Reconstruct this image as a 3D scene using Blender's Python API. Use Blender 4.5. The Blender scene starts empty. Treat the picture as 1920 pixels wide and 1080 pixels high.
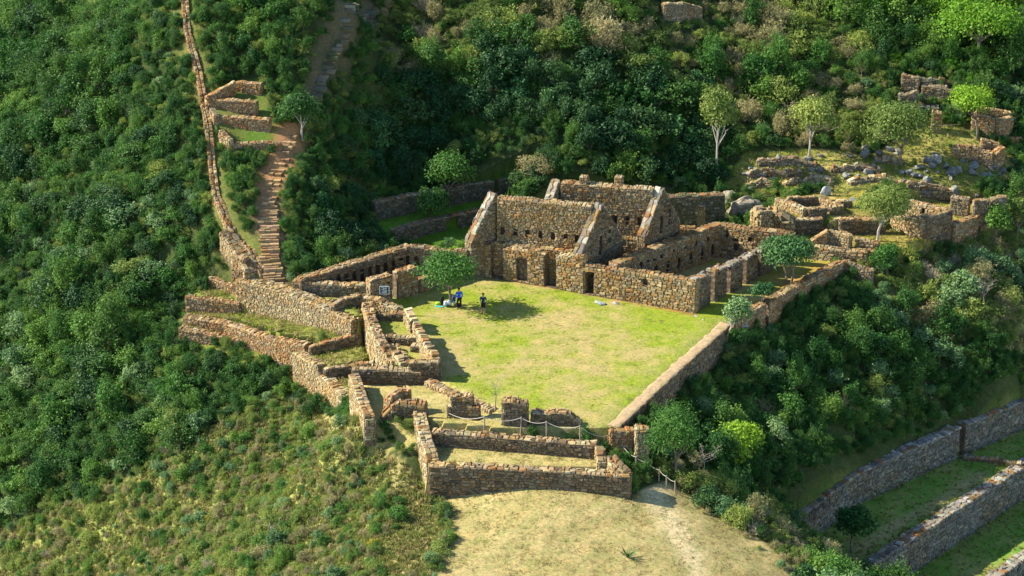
import bpy, bmesh, math, random
import numpy as np
from mathutils import Vector, Matrix, noise as mnoise

# ------------------------------------------------------------------ camera, sky, sun, exposure
scene = bpy.context.scene
COL = scene.collection
F = 3600.0; TH = math.radians(20); CAMH = 56.0          # focal length in px of a 1920 wide picture, pitch, height over the plaza
cam_d = bpy.data.cameras.new('camera'); cam = bpy.data.objects.new('camera', cam_d); COL.objects.link(cam)
cam.location = (0, 0, CAMH); cam.rotation_euler = (math.radians(90) - TH, 0, 0)
cam_d.sensor_width = 36; cam_d.lens = F / 1920 * 36; cam_d.clip_start = 1; cam_d.clip_end = 2000
scene.camera = cam
SUN_EL = math.radians(35); SUN_AZ = math.radians(-80)     # azimuth from +Y towards +X
world = bpy.data.worlds.new('World'); scene.world = world; world.use_nodes = True
wn = world.node_tree; bg = wn.nodes['Background']
sky = wn.nodes.new('ShaderNodeTexSky'); sky.sky_type = 'NISHITA'; sky.sun_disc = False
sky.sun_elevation = SUN_EL; sky.sun_rotation = SUN_AZ; sky.altitude = 3000; sky.air_density = 1.0; sky.dust_density = 0.6
wn.links.new(sky.outputs[0], bg.inputs[0]); bg.inputs[1].default_value = 0.13
sun_d = bpy.data.lights.new('sun', 'SUN'); sun_d.energy = 5.0; sun_d.angle = math.radians(0.5); sun_d.color = (1.0, 0.92, 0.77)
sun = bpy.data.objects.new('sun', sun_d); COL.objects.link(sun)
to_sun = Vector((math.sin(SUN_AZ) * math.cos(SUN_EL), math.cos(SUN_AZ) * math.cos(SUN_EL), math.sin(SUN_EL)))
sun.rotation_euler = to_sun.to_track_quat('Z', 'Y').to_euler(); sun.location = to_sun * 120
scene.view_settings.view_transform = 'Standard'; scene.view_settings.look = 'None'
scene.view_settings.exposure = 1.4; scene.view_settings.gamma = 1.0; scene.view_settings.use_curve_mapping = False
scene.render.resolution_x = 1024; scene.render.resolution_y = 576

# ------------------------------------------------------------------ helpers
R = random.Random(7)
CT, ST = math.cos(TH), math.sin(TH)
def ray(px, py):
    cx = (px - 960) / F; cy = (540 - py) / F
    return (cx, CT + cy * ST, -ST + cy * CT)
def P(px, py, z):
    """survey point: where the line of sight to a mark in the photograph meets height z"""
    d = ray(px, py); t = (z - CAMH) / d[2]
    return (d[0] * t, d[1] * t, z)
def proj(x, y, z):
    dz = z - CAMH; f = y * CT - dz * ST; u = y * ST + dz * CT
    return 960 + F * x / f, 540 - F * u / f
def T(px, py, zt, zb):
    p = P(px, py, zt); return (p[0], p[1], zt, zb)
def B(px, py, zb, h):
    p = P(px, py, zb); return (p[0], p[1], zb + h, zb)
def tag(o, label=None, cat=None, group=None, kind=None):
    if label: o['label'] = label
    if cat: o['category'] = cat
    if group: o['group'] = group
    if kind: o['kind'] = kind
    return o
def link(name, me, mat=None, parent=None, loc=None):
    o = bpy.data.objects.new(name, me); COL.objects.link(o)
    if mat is not None and me is not None and not me.materials: me.materials.append(mat)
    if parent is not None: o.parent = parent
    if loc is not None: o.location = loc
    return o
def empty(name, loc=(0, 0, 0)):
    return link(name, None, loc=loc)
class MB:
    """mesh collector with one colour per vertex"""
    def __init__(s): s.v = []; s.f = []; s.c = []
    def add(s, vs, fs, col=(.5, .5, .5)):
        n = len(s.v); s.v.extend(vs); s.c.extend([col] * len(vs)); s.f.extend([[i + n for i in f] for f in fs])
    def box(s, a, b, col=(.5, .5, .5)):
        x0, y0, z0 = a; x1, y1, z1 = b
        s.add([(x0,y0,z0),(x1,y0,z0),(x1,y1,z0),(x0,y1,z0),(x0,y0,z1),(x1,y0,z1),(x1,y1,z1),(x0,y1,z1)],
              [[3,2,1,0],[4,5,6,7],[0,1,5,4],[1,2,6,5],[2,3,7,6],[3,0,4,7]], col)
    def tube(s, pts, rad, seg=6, col=(.5, .5, .5), closed=True):
        pts = [Vector(p) for p in pts]; rings = []
        for i, p in enumerate(pts):
            d = (pts[min(i+1, len(pts)-1)] - pts[max(i-1, 0)]).normalized()
            a = d.orthogonal().normalized() if i == 0 else (pa - d * pa.dot(d)).normalized()
            pa = a; b = d.cross(a); r = rad[i] if isinstance(rad, (list, tuple)) else rad
            rings.append([tuple(p + (a * math.cos(2*math.pi*k/seg) + b * math.sin(2*math.pi*k/seg)) * r) for k in range(seg)])
        vs = [v for r in rings for v in r]; fs = []
        for i in range(len(pts)-1):
            for k in range(seg):
                k2 = (k+1) % seg; fs.append([i*seg+k, i*seg+k2, (i+1)*seg+k2, (i+1)*seg+k])
        if closed: fs.append(list(range(seg))[::-1]); fs.append([(len(pts)-1)*seg+k for k in range(seg)])
        s.add(vs, fs, col)
    def mesh(s, name, off=(0, 0, 0), smooth=False):
        me = bpy.data.meshes.new(name)
        va = np.array(s.v, dtype=np.float64).reshape(-1, 3) - np.array(off)
        me.from_pydata(va.tolist(), [], s.f)
        a = me.color_attributes.new('Col', 'FLOAT_COLOR', 'POINT')
        ca = np.ones((len(s.v), 4), dtype=np.float32); ca[:, :3] = np.array(s.c, dtype=np.float32).reshape(-1, 3)
        a.data.foreach_set('color', ca.ravel())
        if smooth: me.polygons.foreach_set('use_smooth', [True] * len(me.polygons))
        me.update(); return me

# ------------------------------------------------------------------ materials
def new_mat(name):
    m = bpy.data.materials.new(name); m.use_nodes = True
    nt = m.node_tree; b = nt.nodes['Principled BSDF']
    b.inputs['Specular IOR Level'].default_value = 0.2; b.inputs['Roughness'].default_value = 0.9
    return m, nt, b
def nd(nt, t, **kw):
    n = nt.nodes.new(t)
    for k, v in kw.items(): setattr(n, k, v)
    return n
def noise_tex(nt, vec, scale, detail=4, rough=.6):
    n = nd(nt, 'ShaderNodeTexNoise'); n.inputs['Scale'].default_value = scale
    n.inputs['Detail'].default_value = detail; n.inputs['Roughness'].default_value = rough
    nt.links.new(vec, n.inputs['Vector']); return n
def ramp(nt, fac, stops):
    r = nd(nt, 'ShaderNodeValToRGB'); e = r.color_ramp.elements
    while len(e) > 1: e.remove(e[0])
    e[0].position = stops[0][0]; e[0].color = (*stops[0][1], 1)
    for p, c in stops[1:]:
        k = e.new(p); k.color = (*c, 1)
    nt.links.new(fac, r.inputs[0]); return r
def mixc(nt, fac, a, b, mode='MIX'):
    m = nd(nt, 'ShaderNodeMix', data_type='RGBA', blend_type=mode)
    for sock, v in ((m.inputs[0], fac), (m.inputs[6], a), (m.inputs[7], b)):
        if isinstance(v, (int, float)): sock.default_value = v
        elif isinstance(v, tuple): sock.default_value = (*v, 1)
        else: nt.links.new(v, sock)
    return m.outputs[2]
def geo_pos(nt): return nd(nt, 'ShaderNodeNewGeometry').outputs['Position']
def bump(nt, b, h, strength=.5, dist=.05):
    n = nd(nt, 'ShaderNodeBump'); n.inputs['Strength'].default_value = strength; n.inputs['Distance'].default_value = dist
    nt.links.new(h, n.inputs['Height']); nt.links.new(n.outputs[0], b.inputs['Normal'])

def mat_stone():
    m, nt, b = new_mat('rubble_stone'); pos = geo_pos(nt)
    at = nd(nt, 'ShaderNodeAttribute', attribute_name='Col')
    n1 = noise_tex(nt, pos, 5, 5, .7); n2 = noise_tex(nt, pos, .45, 3)
    g = ramp(nt, n1.outputs[0], [(.25, (.62, .62, .62)), (.5, (1, 1, 1)), (.75, (1.32, 1.28, 1.2))])
    c = mixc(nt, 1.0, at.outputs['Color'], g.outputs[0], 'MULTIPLY')
    f2 = ramp(nt, n2.outputs[0], [(.42, (0, 0, 0)), (.68, (1, 1, 1))])
    c2 = mixc(nt, 1.0, c, (1.08, .80, .46), 'MULTIPLY')          # warm orange stain in large patches
    mm = nd(nt, 'ShaderNodeMath', operation='MULTIPLY'); nt.links.new(f2.outputs[0], mm.inputs[0]); mm.inputs[1].default_value = .6
    nt.links.new(mixc(nt, mm.outputs[0], c, c2), b.inputs['Base Color'])
    bump(nt, b, n1.outputs[0], .6, .05); return m
def mat_core():
    m, nt, b = new_mat('earth_mortar_core'); pos = geo_pos(nt)
    v = nd(nt, 'ShaderNodeTexVoronoi', feature='F1'); v.inputs['Scale'].default_value = 3.2; nt.links.new(pos, v.inputs['Vector'])
    n = noise_tex(nt, pos, 7)
    r = ramp(nt, v.outputs['Distance'], [(.1, (.21, .155, .095)), (.6, (.10, .07, .045))])
    nt.links.new(mixc(nt, .5, r.outputs[0], n.outputs['Color'], 'OVERLAY'), b.inputs['Base Color'])
    bump(nt, b, v.outputs['Distance'], .8, .06); return m
def mat_ground():
    m, nt, b = new_mat('ground_cover'); pos = geo_pos(nt)
    at = nd(nt, 'ShaderNodeAttribute', attribute_name='Col')
    n1 = noise_tex(nt, pos, 4.5, 8, .85); n2 = noise_tex(nt, pos, 1.1, 6, .7)
    g1 = ramp(nt, n1.outputs[0], [(.32, (.42, .46, .40)), (.5, (1, 1, 1)), (.68, (1.55, 1.45, 1.3))])
    g2 = ramp(nt, n2.outputs[0], [(.3, (.72, .86, .66)), (.5, (1, 1, 1)), (.7, (1.26, 1.12, 1.1))])
    c = mixc(nt, 1.0, at.outputs['Color'], g1.outputs[0], 'MULTIPLY')
    nt.links.new(mixc(nt, 1.0, c, g2.outputs[0], 'MULTIPLY'), b.inputs['Base Color'])
    bump(nt, b, n1.outputs[0], .6, .05); b.inputs['Roughness'].default_value = 1; b.inputs['Specular IOR Level'].default_value = .05
    return m
def mat_leaf(name, ca, cb, trans=.35, h0=.47, h1=.515):
    m, nt, b = new_mat(name)
    at = nd(nt, 'ShaderNodeAttribute', attribute_name='Col'); oi = nd(nt, 'ShaderNodeObjectInfo')
    sp = nd(nt, 'ShaderNodeSeparateColor'); nt.links.new(at.outputs['Color'], sp.inputs[0])
    c = mixc(nt, sp.outputs[0], ca, cb)
    hs = nd(nt, 'ShaderNodeHueSaturation')
    mr = nd(nt, 'ShaderNodeMapRange'); nt.links.new(oi.outputs['Random'], mr.inputs[0]); mr.inputs[3].default_value = h0; mr.inputs[4].default_value = h1
    mv = nd(nt, 'ShaderNodeMapRange'); nt.links.new(oi.outputs['Random'], mv.inputs[0]); mv.inputs[3].default_value = 1.3; mv.inputs[4].default_value = .7
    nt.links.new(mr.outputs[0], hs.inputs['Hue']); nt.links.new(mv.outputs[0], hs.inputs['Value']); nt.links.new(c, hs.inputs['Color'])
    nt.links.new(hs.outputs[0], b.inputs['Base Color']); b.inputs['Roughness'].default_value = .6; b.inputs['Specular IOR Level'].default_value = .25
    tr = nd(nt, 'ShaderNodeBsdfTranslucent'); nt.links.new(hs.outputs[0], tr.inputs[0])
    ms = nd(nt, 'ShaderNodeMixShader'); ms.inputs[0].default_value = trans
    nt.links.new(b.outputs[0], ms.inputs[1]); nt.links.new(tr.outputs[0], ms.inputs[2])
    nt.links.new(ms.outputs[0], nt.nodes['Material Output'].inputs[0]); return m
def mat_plain(name, col, rough=.8, var=.25, scale=12, spec=.2):
    m, nt, b = new_mat(name); pos = geo_pos(nt); n = noise_tex(nt, pos, scale)
    r = ramp(nt, n.outputs[0], [(.3, tuple(c * (1 - var) for c in col)), (.7, tuple(min(1, c * (1 + var)) for c in col))])
    nt.links.new(r.outputs[0], b.inputs['Base Color']); b.inputs['Roughness'].default_value = rough; b.inputs['Specular IOR Level'].default_value = spec
    return m
def mat_rock():
    m, nt, b = new_mat('boulder_rock'); pos = geo_pos(nt)
    at = nd(nt, 'ShaderNodeAttribute', attribute_name='Col')
    n = noise_tex(nt, pos, 2.2, 6, .7); n2 = noise_tex(nt, pos, 9, 4)
    r = ramp(nt, n.outputs[0], [(.3, (.5, .5, .5)), (.55, (1, 1, 1)), (.75, (1.6, 1.55, 1.45))])
    nt.links.new(mixc(nt, 1.0, at.outputs['Color'], r.outputs[0], 'MULTIPLY'), b.inputs['Base Color'])
    bump(nt, b, n2.outputs[0], .7, .12); return m
M = dict(stone=mat_stone(), core=mat_core(), ground=mat_ground(), rock=mat_rock(),
    bark=mat_plain('bark', (.16, .125, .09), .9, .4, 9), pale_bark=mat_plain('pale_bark', (.34, .30, .24), .9, .3, 9),
    dead=mat_plain('dead_wood', (.24, .20, .16), .9, .3, 9),
    post=mat_plain('weathered_post', (.28, .22, .16), .9, .3, 20), rope=mat_plain('rope', (.45, .41, .34), .9, .15, 30),
    board=mat_plain('sign_board', (.012, .03, .028), .5, .2, 5), white=mat_plain('white_paint', (.75, .75, .72), .6, .05, 5),
    pole=mat_plain('sign_pole', (.05, .06, .06), .5, .2, 9))
LEAF = dict(
    dark=mat_leaf('leaf_dark_green', (.020, .080, .014), (.070, .188, .030)),
    mid=mat_leaf('leaf_mid_green', (.038, .128, .018), (.122, .270, .038)),
    bright=mat_leaf('leaf_bright_green', (.085, .235, .012), (.20, .39, .03), .4),
    olive=mat_leaf('leaf_olive', (.125, .185, .028), (.300, .335, .072), .3, .495, .53),
    dry=mat_leaf('leaf_dry_tan', (.20, .175, .070), (.38, .33, .155), .3, .50, .53),
    deep=mat_leaf('leaf_deep_green', (.012, .052, .013), (.042, .125, .028), .2),  # darker species; the gully's deep shade is put into its colour too
    sage=mat_leaf('leaf_sage', (.050, .150, .034), (.24, .37, .16)),
    glossy=mat_leaf('leaf_blue_green', (.016, .078, .020), (.052, .165, .040), .2),
    yellow=mat_leaf('leaf_yellow_flower', (.14, .18, .02), (.45, .40, .02), .3, .49, .52),
    grass=mat_leaf('grass_blade_green', (.13, .19, .015), (.25, .28, .035), .3, .49, .51),
    straw=mat_leaf('grass_blade_straw', (.28, .22, .09), (.40, .325, .15), .3, .49, .51),
    twig=mat_leaf('bare_twigs', (.25, .205, .13), (.38, .32, .21), .05, .49, .51),
    rough=mat_leaf('grass_blade_rough', (.175, .21, .045), (.385, .36, .125), .3, .49, .52))

# ------------------------------------------------------------------ terrain: thin plate surface through survey points, with level platforms
def HP(px, py, Y0, z0, s):
    d = ray(px, py); t = (z0 - s * Y0 - CAMH) / (d[2] - s * d[1])
    return (d[0]*t, d[1]*t, CAMH + d[2]*t)
ctrl = []
STAIRWALL = [(345, -20), (352, 60), (375, 150), (392, 250), (405, 370), (430, 425), (470, 470), (495, 520)]
for px, py in STAIRWALL: ctrl.append(HP(px, py, 154, .6, .62))
for px, py in [(515, 535), (503, 385), (520, 320), (550, 250), (450, 270), (450, 160), (560, 330), (580, 150), (660, 20), (480, 30)]:
    ctrl.append(HP(px, py, 154, .3, .62))
for px, py, y0 in [(560, 500, 156), (650, 450, 161), (650, 380, 163), (680, 300, 164.5), (700, 200, 166), (700, 90, 167), (720, 0, 168)]: ctrl.append(HP(px, py, y0, 1.0, .62))
for px, py in [(900, 300), (900, 200), (900, 100), (930, 0), (1100, 300), (1100, 180), (1100, 60), (1150, 0)]: ctrl.append(HP(px, py, 170, 1.5, .62))
for px, py in [(1400, 330), (1400, 200), (1400, 100), (1400, 0), (1600, 300), (1600, 150), (1600, 0)]: ctrl.append(HP(px, py, 177, 3, .52))
for px, py in [(1850, 330), (1850, 250), (1850, 130), (1850, 0), (1750, 240)]: ctrl.append(HP(px, py, 173, 1.0, .5))
for a in [(0,0,13),(0,270,4),(0,540,-5),(0,800,-13),(0,1080,-21),(200,0,16),(200,270,6.5),(200,540,-2.2),(200,800,-10),(200,1080,-17),
          (330,300,7.3),(325,560,-2.4),(325,640,-4.2),(400,1080,-10.5),(400,800,-7),(420,680,-4.8),(520,705,-5.0),(600,1080,-6),(600,850,-6),(620,770,-5.0),(700,1000,-4.4),(685,803,-.8),(725,812,-1.1),(770,868,-2.0),(640,775,-3.9),(690,870,-3.0),
          (800,1080,-4.0),(790,900,-2.9),(1000,960,-2.9),(1000,1080,-3.8),(1300,1080,-4.1),(1240,930,-2.9),(1183,935,-2.8),
          (1430,1050,-4.6),(1280,890,-3.4),(1222,790,-1.3),(1265,800,-3.4),(1298,713,-1.3),(1340,720,-3.4),(1385,640,-1.2),(1500,590,-1.5),(1640,520,-1.0),(1780,475,-.7),(1900,440,-.6),(1900,560,-3.8),(1750,600,-3.6),
          (1500,700,-4.8),(1650,640,-4.0),(1750,700,-6.6),(1900,640,-5.8),(1900,700,-7.6),(1400,800,-5.6),(1400,900,-6.2),(1500,850,-6.6),(1600,800,-7.4),(1500,980,-9.6),(1620,860,-9.4),(1800,785,-9.6),(1920,730,-9.6),(2100,630,-9.8),(1395,1000,-4.2),(1440,980,-5.2),(1500,1060,-5.2),(1560,1090,-7.0),
          (960,650,0),(960,560,0),(850,700,-.2),(1100,700,0),(1250,600,0),(1000,760,0),(700,520,0),(600,545,-.1),(1300,500,.1),(1450,500,0),(1550,495,-.2),(850,480,.3),(1100,430,.4),(1300,400,.8),
          (1640,440,.9),(1600,390,2.3),(1750,395,1.6),(425,520,-.1),(380,565,-2.0),(500,610,-2.1),(480,655,-3.7)]:
    ctrl.append(P(*a))
ctrl += [(-160,100,-62),(-160,200,-12),(-160,300,45),(-80,400,112),(0,400,118),(160,400,100),(160,250,38),(160,170,-22),(160,100,-60),
         (0,60,-4),(-60,80,-36),(60,80,-36),(-100,60,-60),(100,60,-60),(60,120,-34),(70,170,-14)]
ctrl = np.array(ctrl)
def tps_fit(c):
    n = len(c); S = 50.0; xy = c[:, :2] / S
    d2 = ((xy[:, None] - xy[None]) ** 2).sum(-1); K = np.where(d2 > 0, .5 * d2 * np.log(np.maximum(d2, 1e-12)), 0) + np.eye(n) * 2e-4
    A = np.zeros((n+3, n+3)); A[:n, :n] = K; A[:n, n] = 1; A[:n, n+1:] = xy; A[n:, :n] = A[:n, n:].T
    w = np.linalg.solve(A, np.concatenate([c[:, 2], [0, 0, 0]]))
    def ev(q):
        q = np.asarray(q) / S; out = np.zeros(len(q))
        for i in range(0, len(q), 20000):
            b = q[i:i+20000]; d = ((b[:, None] - xy[None]) ** 2).sum(-1)
            out[i:i+20000] = (.5 * d * np.log(np.maximum(d, 1e-12))) @ w[:n] + w[n] + b @ w[n+1:]
        return out
    return ev
ev = tps_fit(ctrl)
def axis(lo, a, b, hi, fine, coarse):
    return np.concatenate([np.arange(lo, a, coarse), np.arange(a, b, fine), np.arange(b, hi, coarse)])
XS = axis(-160, -62, 62, 161, .42, 4); YS = axis(62, 100, 206, 400, .42, 5)
GX, GY = np.meshgrid(XS, YS, indexing='ij'); Q = np.stack([GX.ravel(), GY.ravel()], 1)
Hh = ev(Q)
def inpoly(q, poly):
    x, y = q[:, 0], q[:, 1]; r = np.zeros(len(q), bool); n = len(poly)
    for i in range(n):
        x1, y1 = poly[i][:2]; x2, y2 = poly[(i+1) % n][:2]
        if y1 == y2: continue
        r ^= ((y1 > y) != (y2 > y)) & (x < (x2 - x1) * (y - y1) / (y2 - y1) + x1)
    return r
PLATS = []
def platform(pp):
    """pp: list of (px,py,z) corners; the ground inside lies on the best plane through them"""
    w = np.array([P(*a) for a in pp]); A = np.c_[w[:, :2], np.ones(len(w))]
    co, *_ = np.linalg.lstsq(A - A.mean(0) * [1, 1, 0], w[:, 2], rcond=None); mx = w[:, :2].mean(0)
    PLATS.append(w.tolist()); k = inpoly(Q, w); Hh[k] = (Q[k] - mx) @ co[:2] + co[2]; return w
# undulation of the wild slopes
und = np.array([mnoise.fractal(Vector((x*.09, y*.09, 3.1)), 1.0, 2.0, 3) for x, y in Q]); Hh += und * .35
PLAZA = platform([(548,550,0),(765,476,0),(880,476,0),(930,440,.0),(1050,405,.0),(1270,400,0),(1350,440,0),(1490,470,0),(1577,497,0),(1415,583,0),(1364,606,0),(1151,803,0),(1075,806,0),(920,803,0),(800,790,0),(770,720,0),(690,590,0),(640,566,0)])
platform([(700,560,.0),(765,575,0),(828,700,0),(800,716,0),(760,706,0),(700,650,0)])
platform([(676,712,-.4),(795,712,-.4),(930,770,-.2),(900,790,-.2),(770,790,-.4),(690,795,-.4)])      # court behind the front wall
platform([(808,830,-1.05),(1128,856,-1.05),(1160,880,-1.05),(800,872,-1.05)])                        # lower front terrace
platform([(347,576,-2.25),(456,590,-2.5),(531,600,-2.2),(631,612,-1.5),(672,616,-.9),(677,623,-.95),(580,640,-1.8),(501,629,-2.2),(426,605,-2.3),(347,593,-2.3)])
platform([(342,602,-2.85),(435,617,-3.1),(510,656,-3.7),(545,668,-3.9),(507,663,-3.9),(462,644,-3.5),(420,629,-3.15),(338,613,-2.9)])
platform([(560,660,-2.4),(585,655,-2.4),(676,634,-1.6),(706,684,-2.2),(605,690,-2.45)])
platform([(607,705,-3.1),(704,690,-2.95),(665,730,-3.1),(648,740,-3.1)])
platform([(395,533,-.95),(456,553,-1.1),(456,566,-1.3),(350,555,-1.2)])
platform([(459,523,.55),(537,541,.55),(619,571,.5),(672,596,.4),(690,590,.3),(640,562,.5),(545,545,.55),(505,527,.6)])
platform([(1480,437,1.0),(1560,434,1.0),(1660,425,1.0),(1735,450,1.0),(1638,486,.6),(1560,478,.6),(1520,470,.6),(1500,450,.8)])   # right court
platform([(1450,400,2.3),(1490,410,2.3),(1560,406,2.3),(1640,406,2.3),(1700,380,2.4),(1560,355,2.6),(1450,375,2.5)])  # upper right terrace
platform([(1735,450,1.0),(1783,425,1.2),(1850,400,1.2),(1850,375,1.5),(1700,378,1.6),(1670,420,1.0)])
ZT1, ZB1, ZB2, ZB3 = -9.8, -12.5, -15.4, -18.3
RT1 = [(1485, 972), (1600, 886), (1790, 801), (1920, 746), (2150, 650)]
RT2 = [(1600, 1078), (1632, 1054), (1760, 970), (1900, 880), (1990, 822), (2200, 690)]
RT3 = [(1790, 1130), (1862, 1080), (1920, 1040), (2200, 840)]
def pxy(px, py, zref, z):
    p = P(px, py, zref); return proj_px(p[0], p[1], z)
def proj_px(x, y, z):
    u, v = proj(x, y, z); return (u, v, z)
RTW = [[pxy(a[0], a[1], z0, z1) for a in L] for L, z0, z1 in ((RT1, ZT1, ZB1), (RT2, ZB1+.15, ZB1), (RT2, ZB1+.15, ZB2), (RT3, ZB2+.15, ZB2), (RT3, ZB2+.15, ZB3))]
RTP = [RTW[0] + RTW[1][::-1], RTW[2] + RTW[3][::-1], RTW[4] + [(2300, 1180, ZB3), (1900, 1380, ZB3)]]
for pp in RTP: platform(pp)
BT1 = [(690,385,3.2),(800,368,3.2),(905,345,3.2),(1000,330,3.2)]
BT2 = [(720,435,1.5),(800,420,1.5),(905,398,1.5),(960,384,1.5)]
BTU = [pxy(*a, 3.3, 1.6) for a in ((695,380),(784,362),(892,342),(1008,326))]; BTL = [pxy(*a, 1.6, 1.55) for a in ((715,437),(735,431),(810,410),(899,393),(970,378))]
platform(BTU + BTL[::-1])
platform([pxy(a[0], a[1], 1.6, .3) for a in BTL] + [(930,440,.2),(880,470,.2),(765,468,.3)])
HG = Hh.reshape(len(XS), len(YS))
def ground(x, y):
    i = min(max(np.searchsorted(XS, x) - 1, 0), len(XS)-2); j = min(max(np.searchsorted(YS, y) - 1, 0), len(YS)-2)
    fx = (x - XS[i]) / (XS[i+1] - XS[i]); fy = (y - YS[j]) / (YS[j+1] - YS[j])
    return float((HG[i,j]*(1-fx) + HG[i+1,j]*fx)*(1-fy) + (HG[i,j+1]*(1-fx) + HG[i+1,j+1]*fx)*fy)
def G(px, py, t0=90):
    """point of the ground seen at a mark in the photograph"""
    d = ray(px, py); t = t0
    while t < 420 and CAMH + d[2]*t > ground(d[0]*t, d[1]*t): t += .6
    a, b = t-.6, t
    for _ in range(12):
        m = (a+b)/2
        if CAMH + d[2]*m > ground(d[0]*m, d[1]*m): a = m
        else: b = m
    return (d[0]*b, d[1]*b, CAMH + d[2]*b)
def gpoly(pp): return [G(*p) for p in pp]
def dist_line(q, line):
    q = np.asarray(q)[:, :2]; best = np.full(len(q), 1e9)
    for a, b in zip(line[:-1], line[1:]):
        a = np.array(a[:2]); b = np.array(b[:2]); ab = b - a
        t = np.clip(((q - a) @ ab) / (ab @ ab), 0, 1); best = np.minimum(best, np.linalg.norm(q - a - t[:, None]*ab, axis=1))
    return best
def fbm(q, s, z=0., o=4):
    return np.array([mnoise.fractal(Vector((x*s, y*s, z)), 1.0, 2.0, o) for x, y in np.asarray(q)[:, :2]])
STAIR_LO = [(514, 534), (505, 470), (503, 385)]; STAIR_MID = [(503, 385), (515, 335), (530, 290), (550, 250)]
STAIR_UP = [(585, 185), (610, 110), (640, 60), (690, 15)]
stair_wall_g = gpoly(STAIRWALL); stair_lo_g = gpoly(STAIR_LO); stair_mid_g = gpoly(STAIR_MID); stair_up_g = gpoly(STAIR_UP)
LAWN = gpoly([(800,900),(1183,935),(1260,900),(1330,960),(1440,1020),(1500,1085),(1640,1330),(700,1330),(790,1120),(840,1010),(830,960)])
PATH_G = gpoly([(1215,900),(1235,945),(1270,1000),(1310,1085)])
SMALL_T = gpoly([(385,178),(442,148),(495,150),(512,215),(530,262),(530,282),(432,280),(400,212)])
ROCKS = gpoly([(1350,350),(1400,285),(1560,280),(1640,290),(1700,230),(1780,230),(1900,300),(1890,360),(1780,380),(1560,360)])
RIDGE_L = gpoly([(560,720),(650,790),(700,800),(800,900),(840,1000),(790,1085),(700,1085),(760,960),(720,870),(640,810)])
FRONT_Z = gpoly([(330,860),(450,780),(570,725),(690,800),(830,940),(850,1010),(790,1100),(700,1300),(-250,1300),(-150,1010),(130,950)])
SCRUB_Z = gpoly([(1590,520),(1660,495),(1740,452),(1850,418),(1960,400),(1960,720),(1800,640),(1640,570)])
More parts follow.
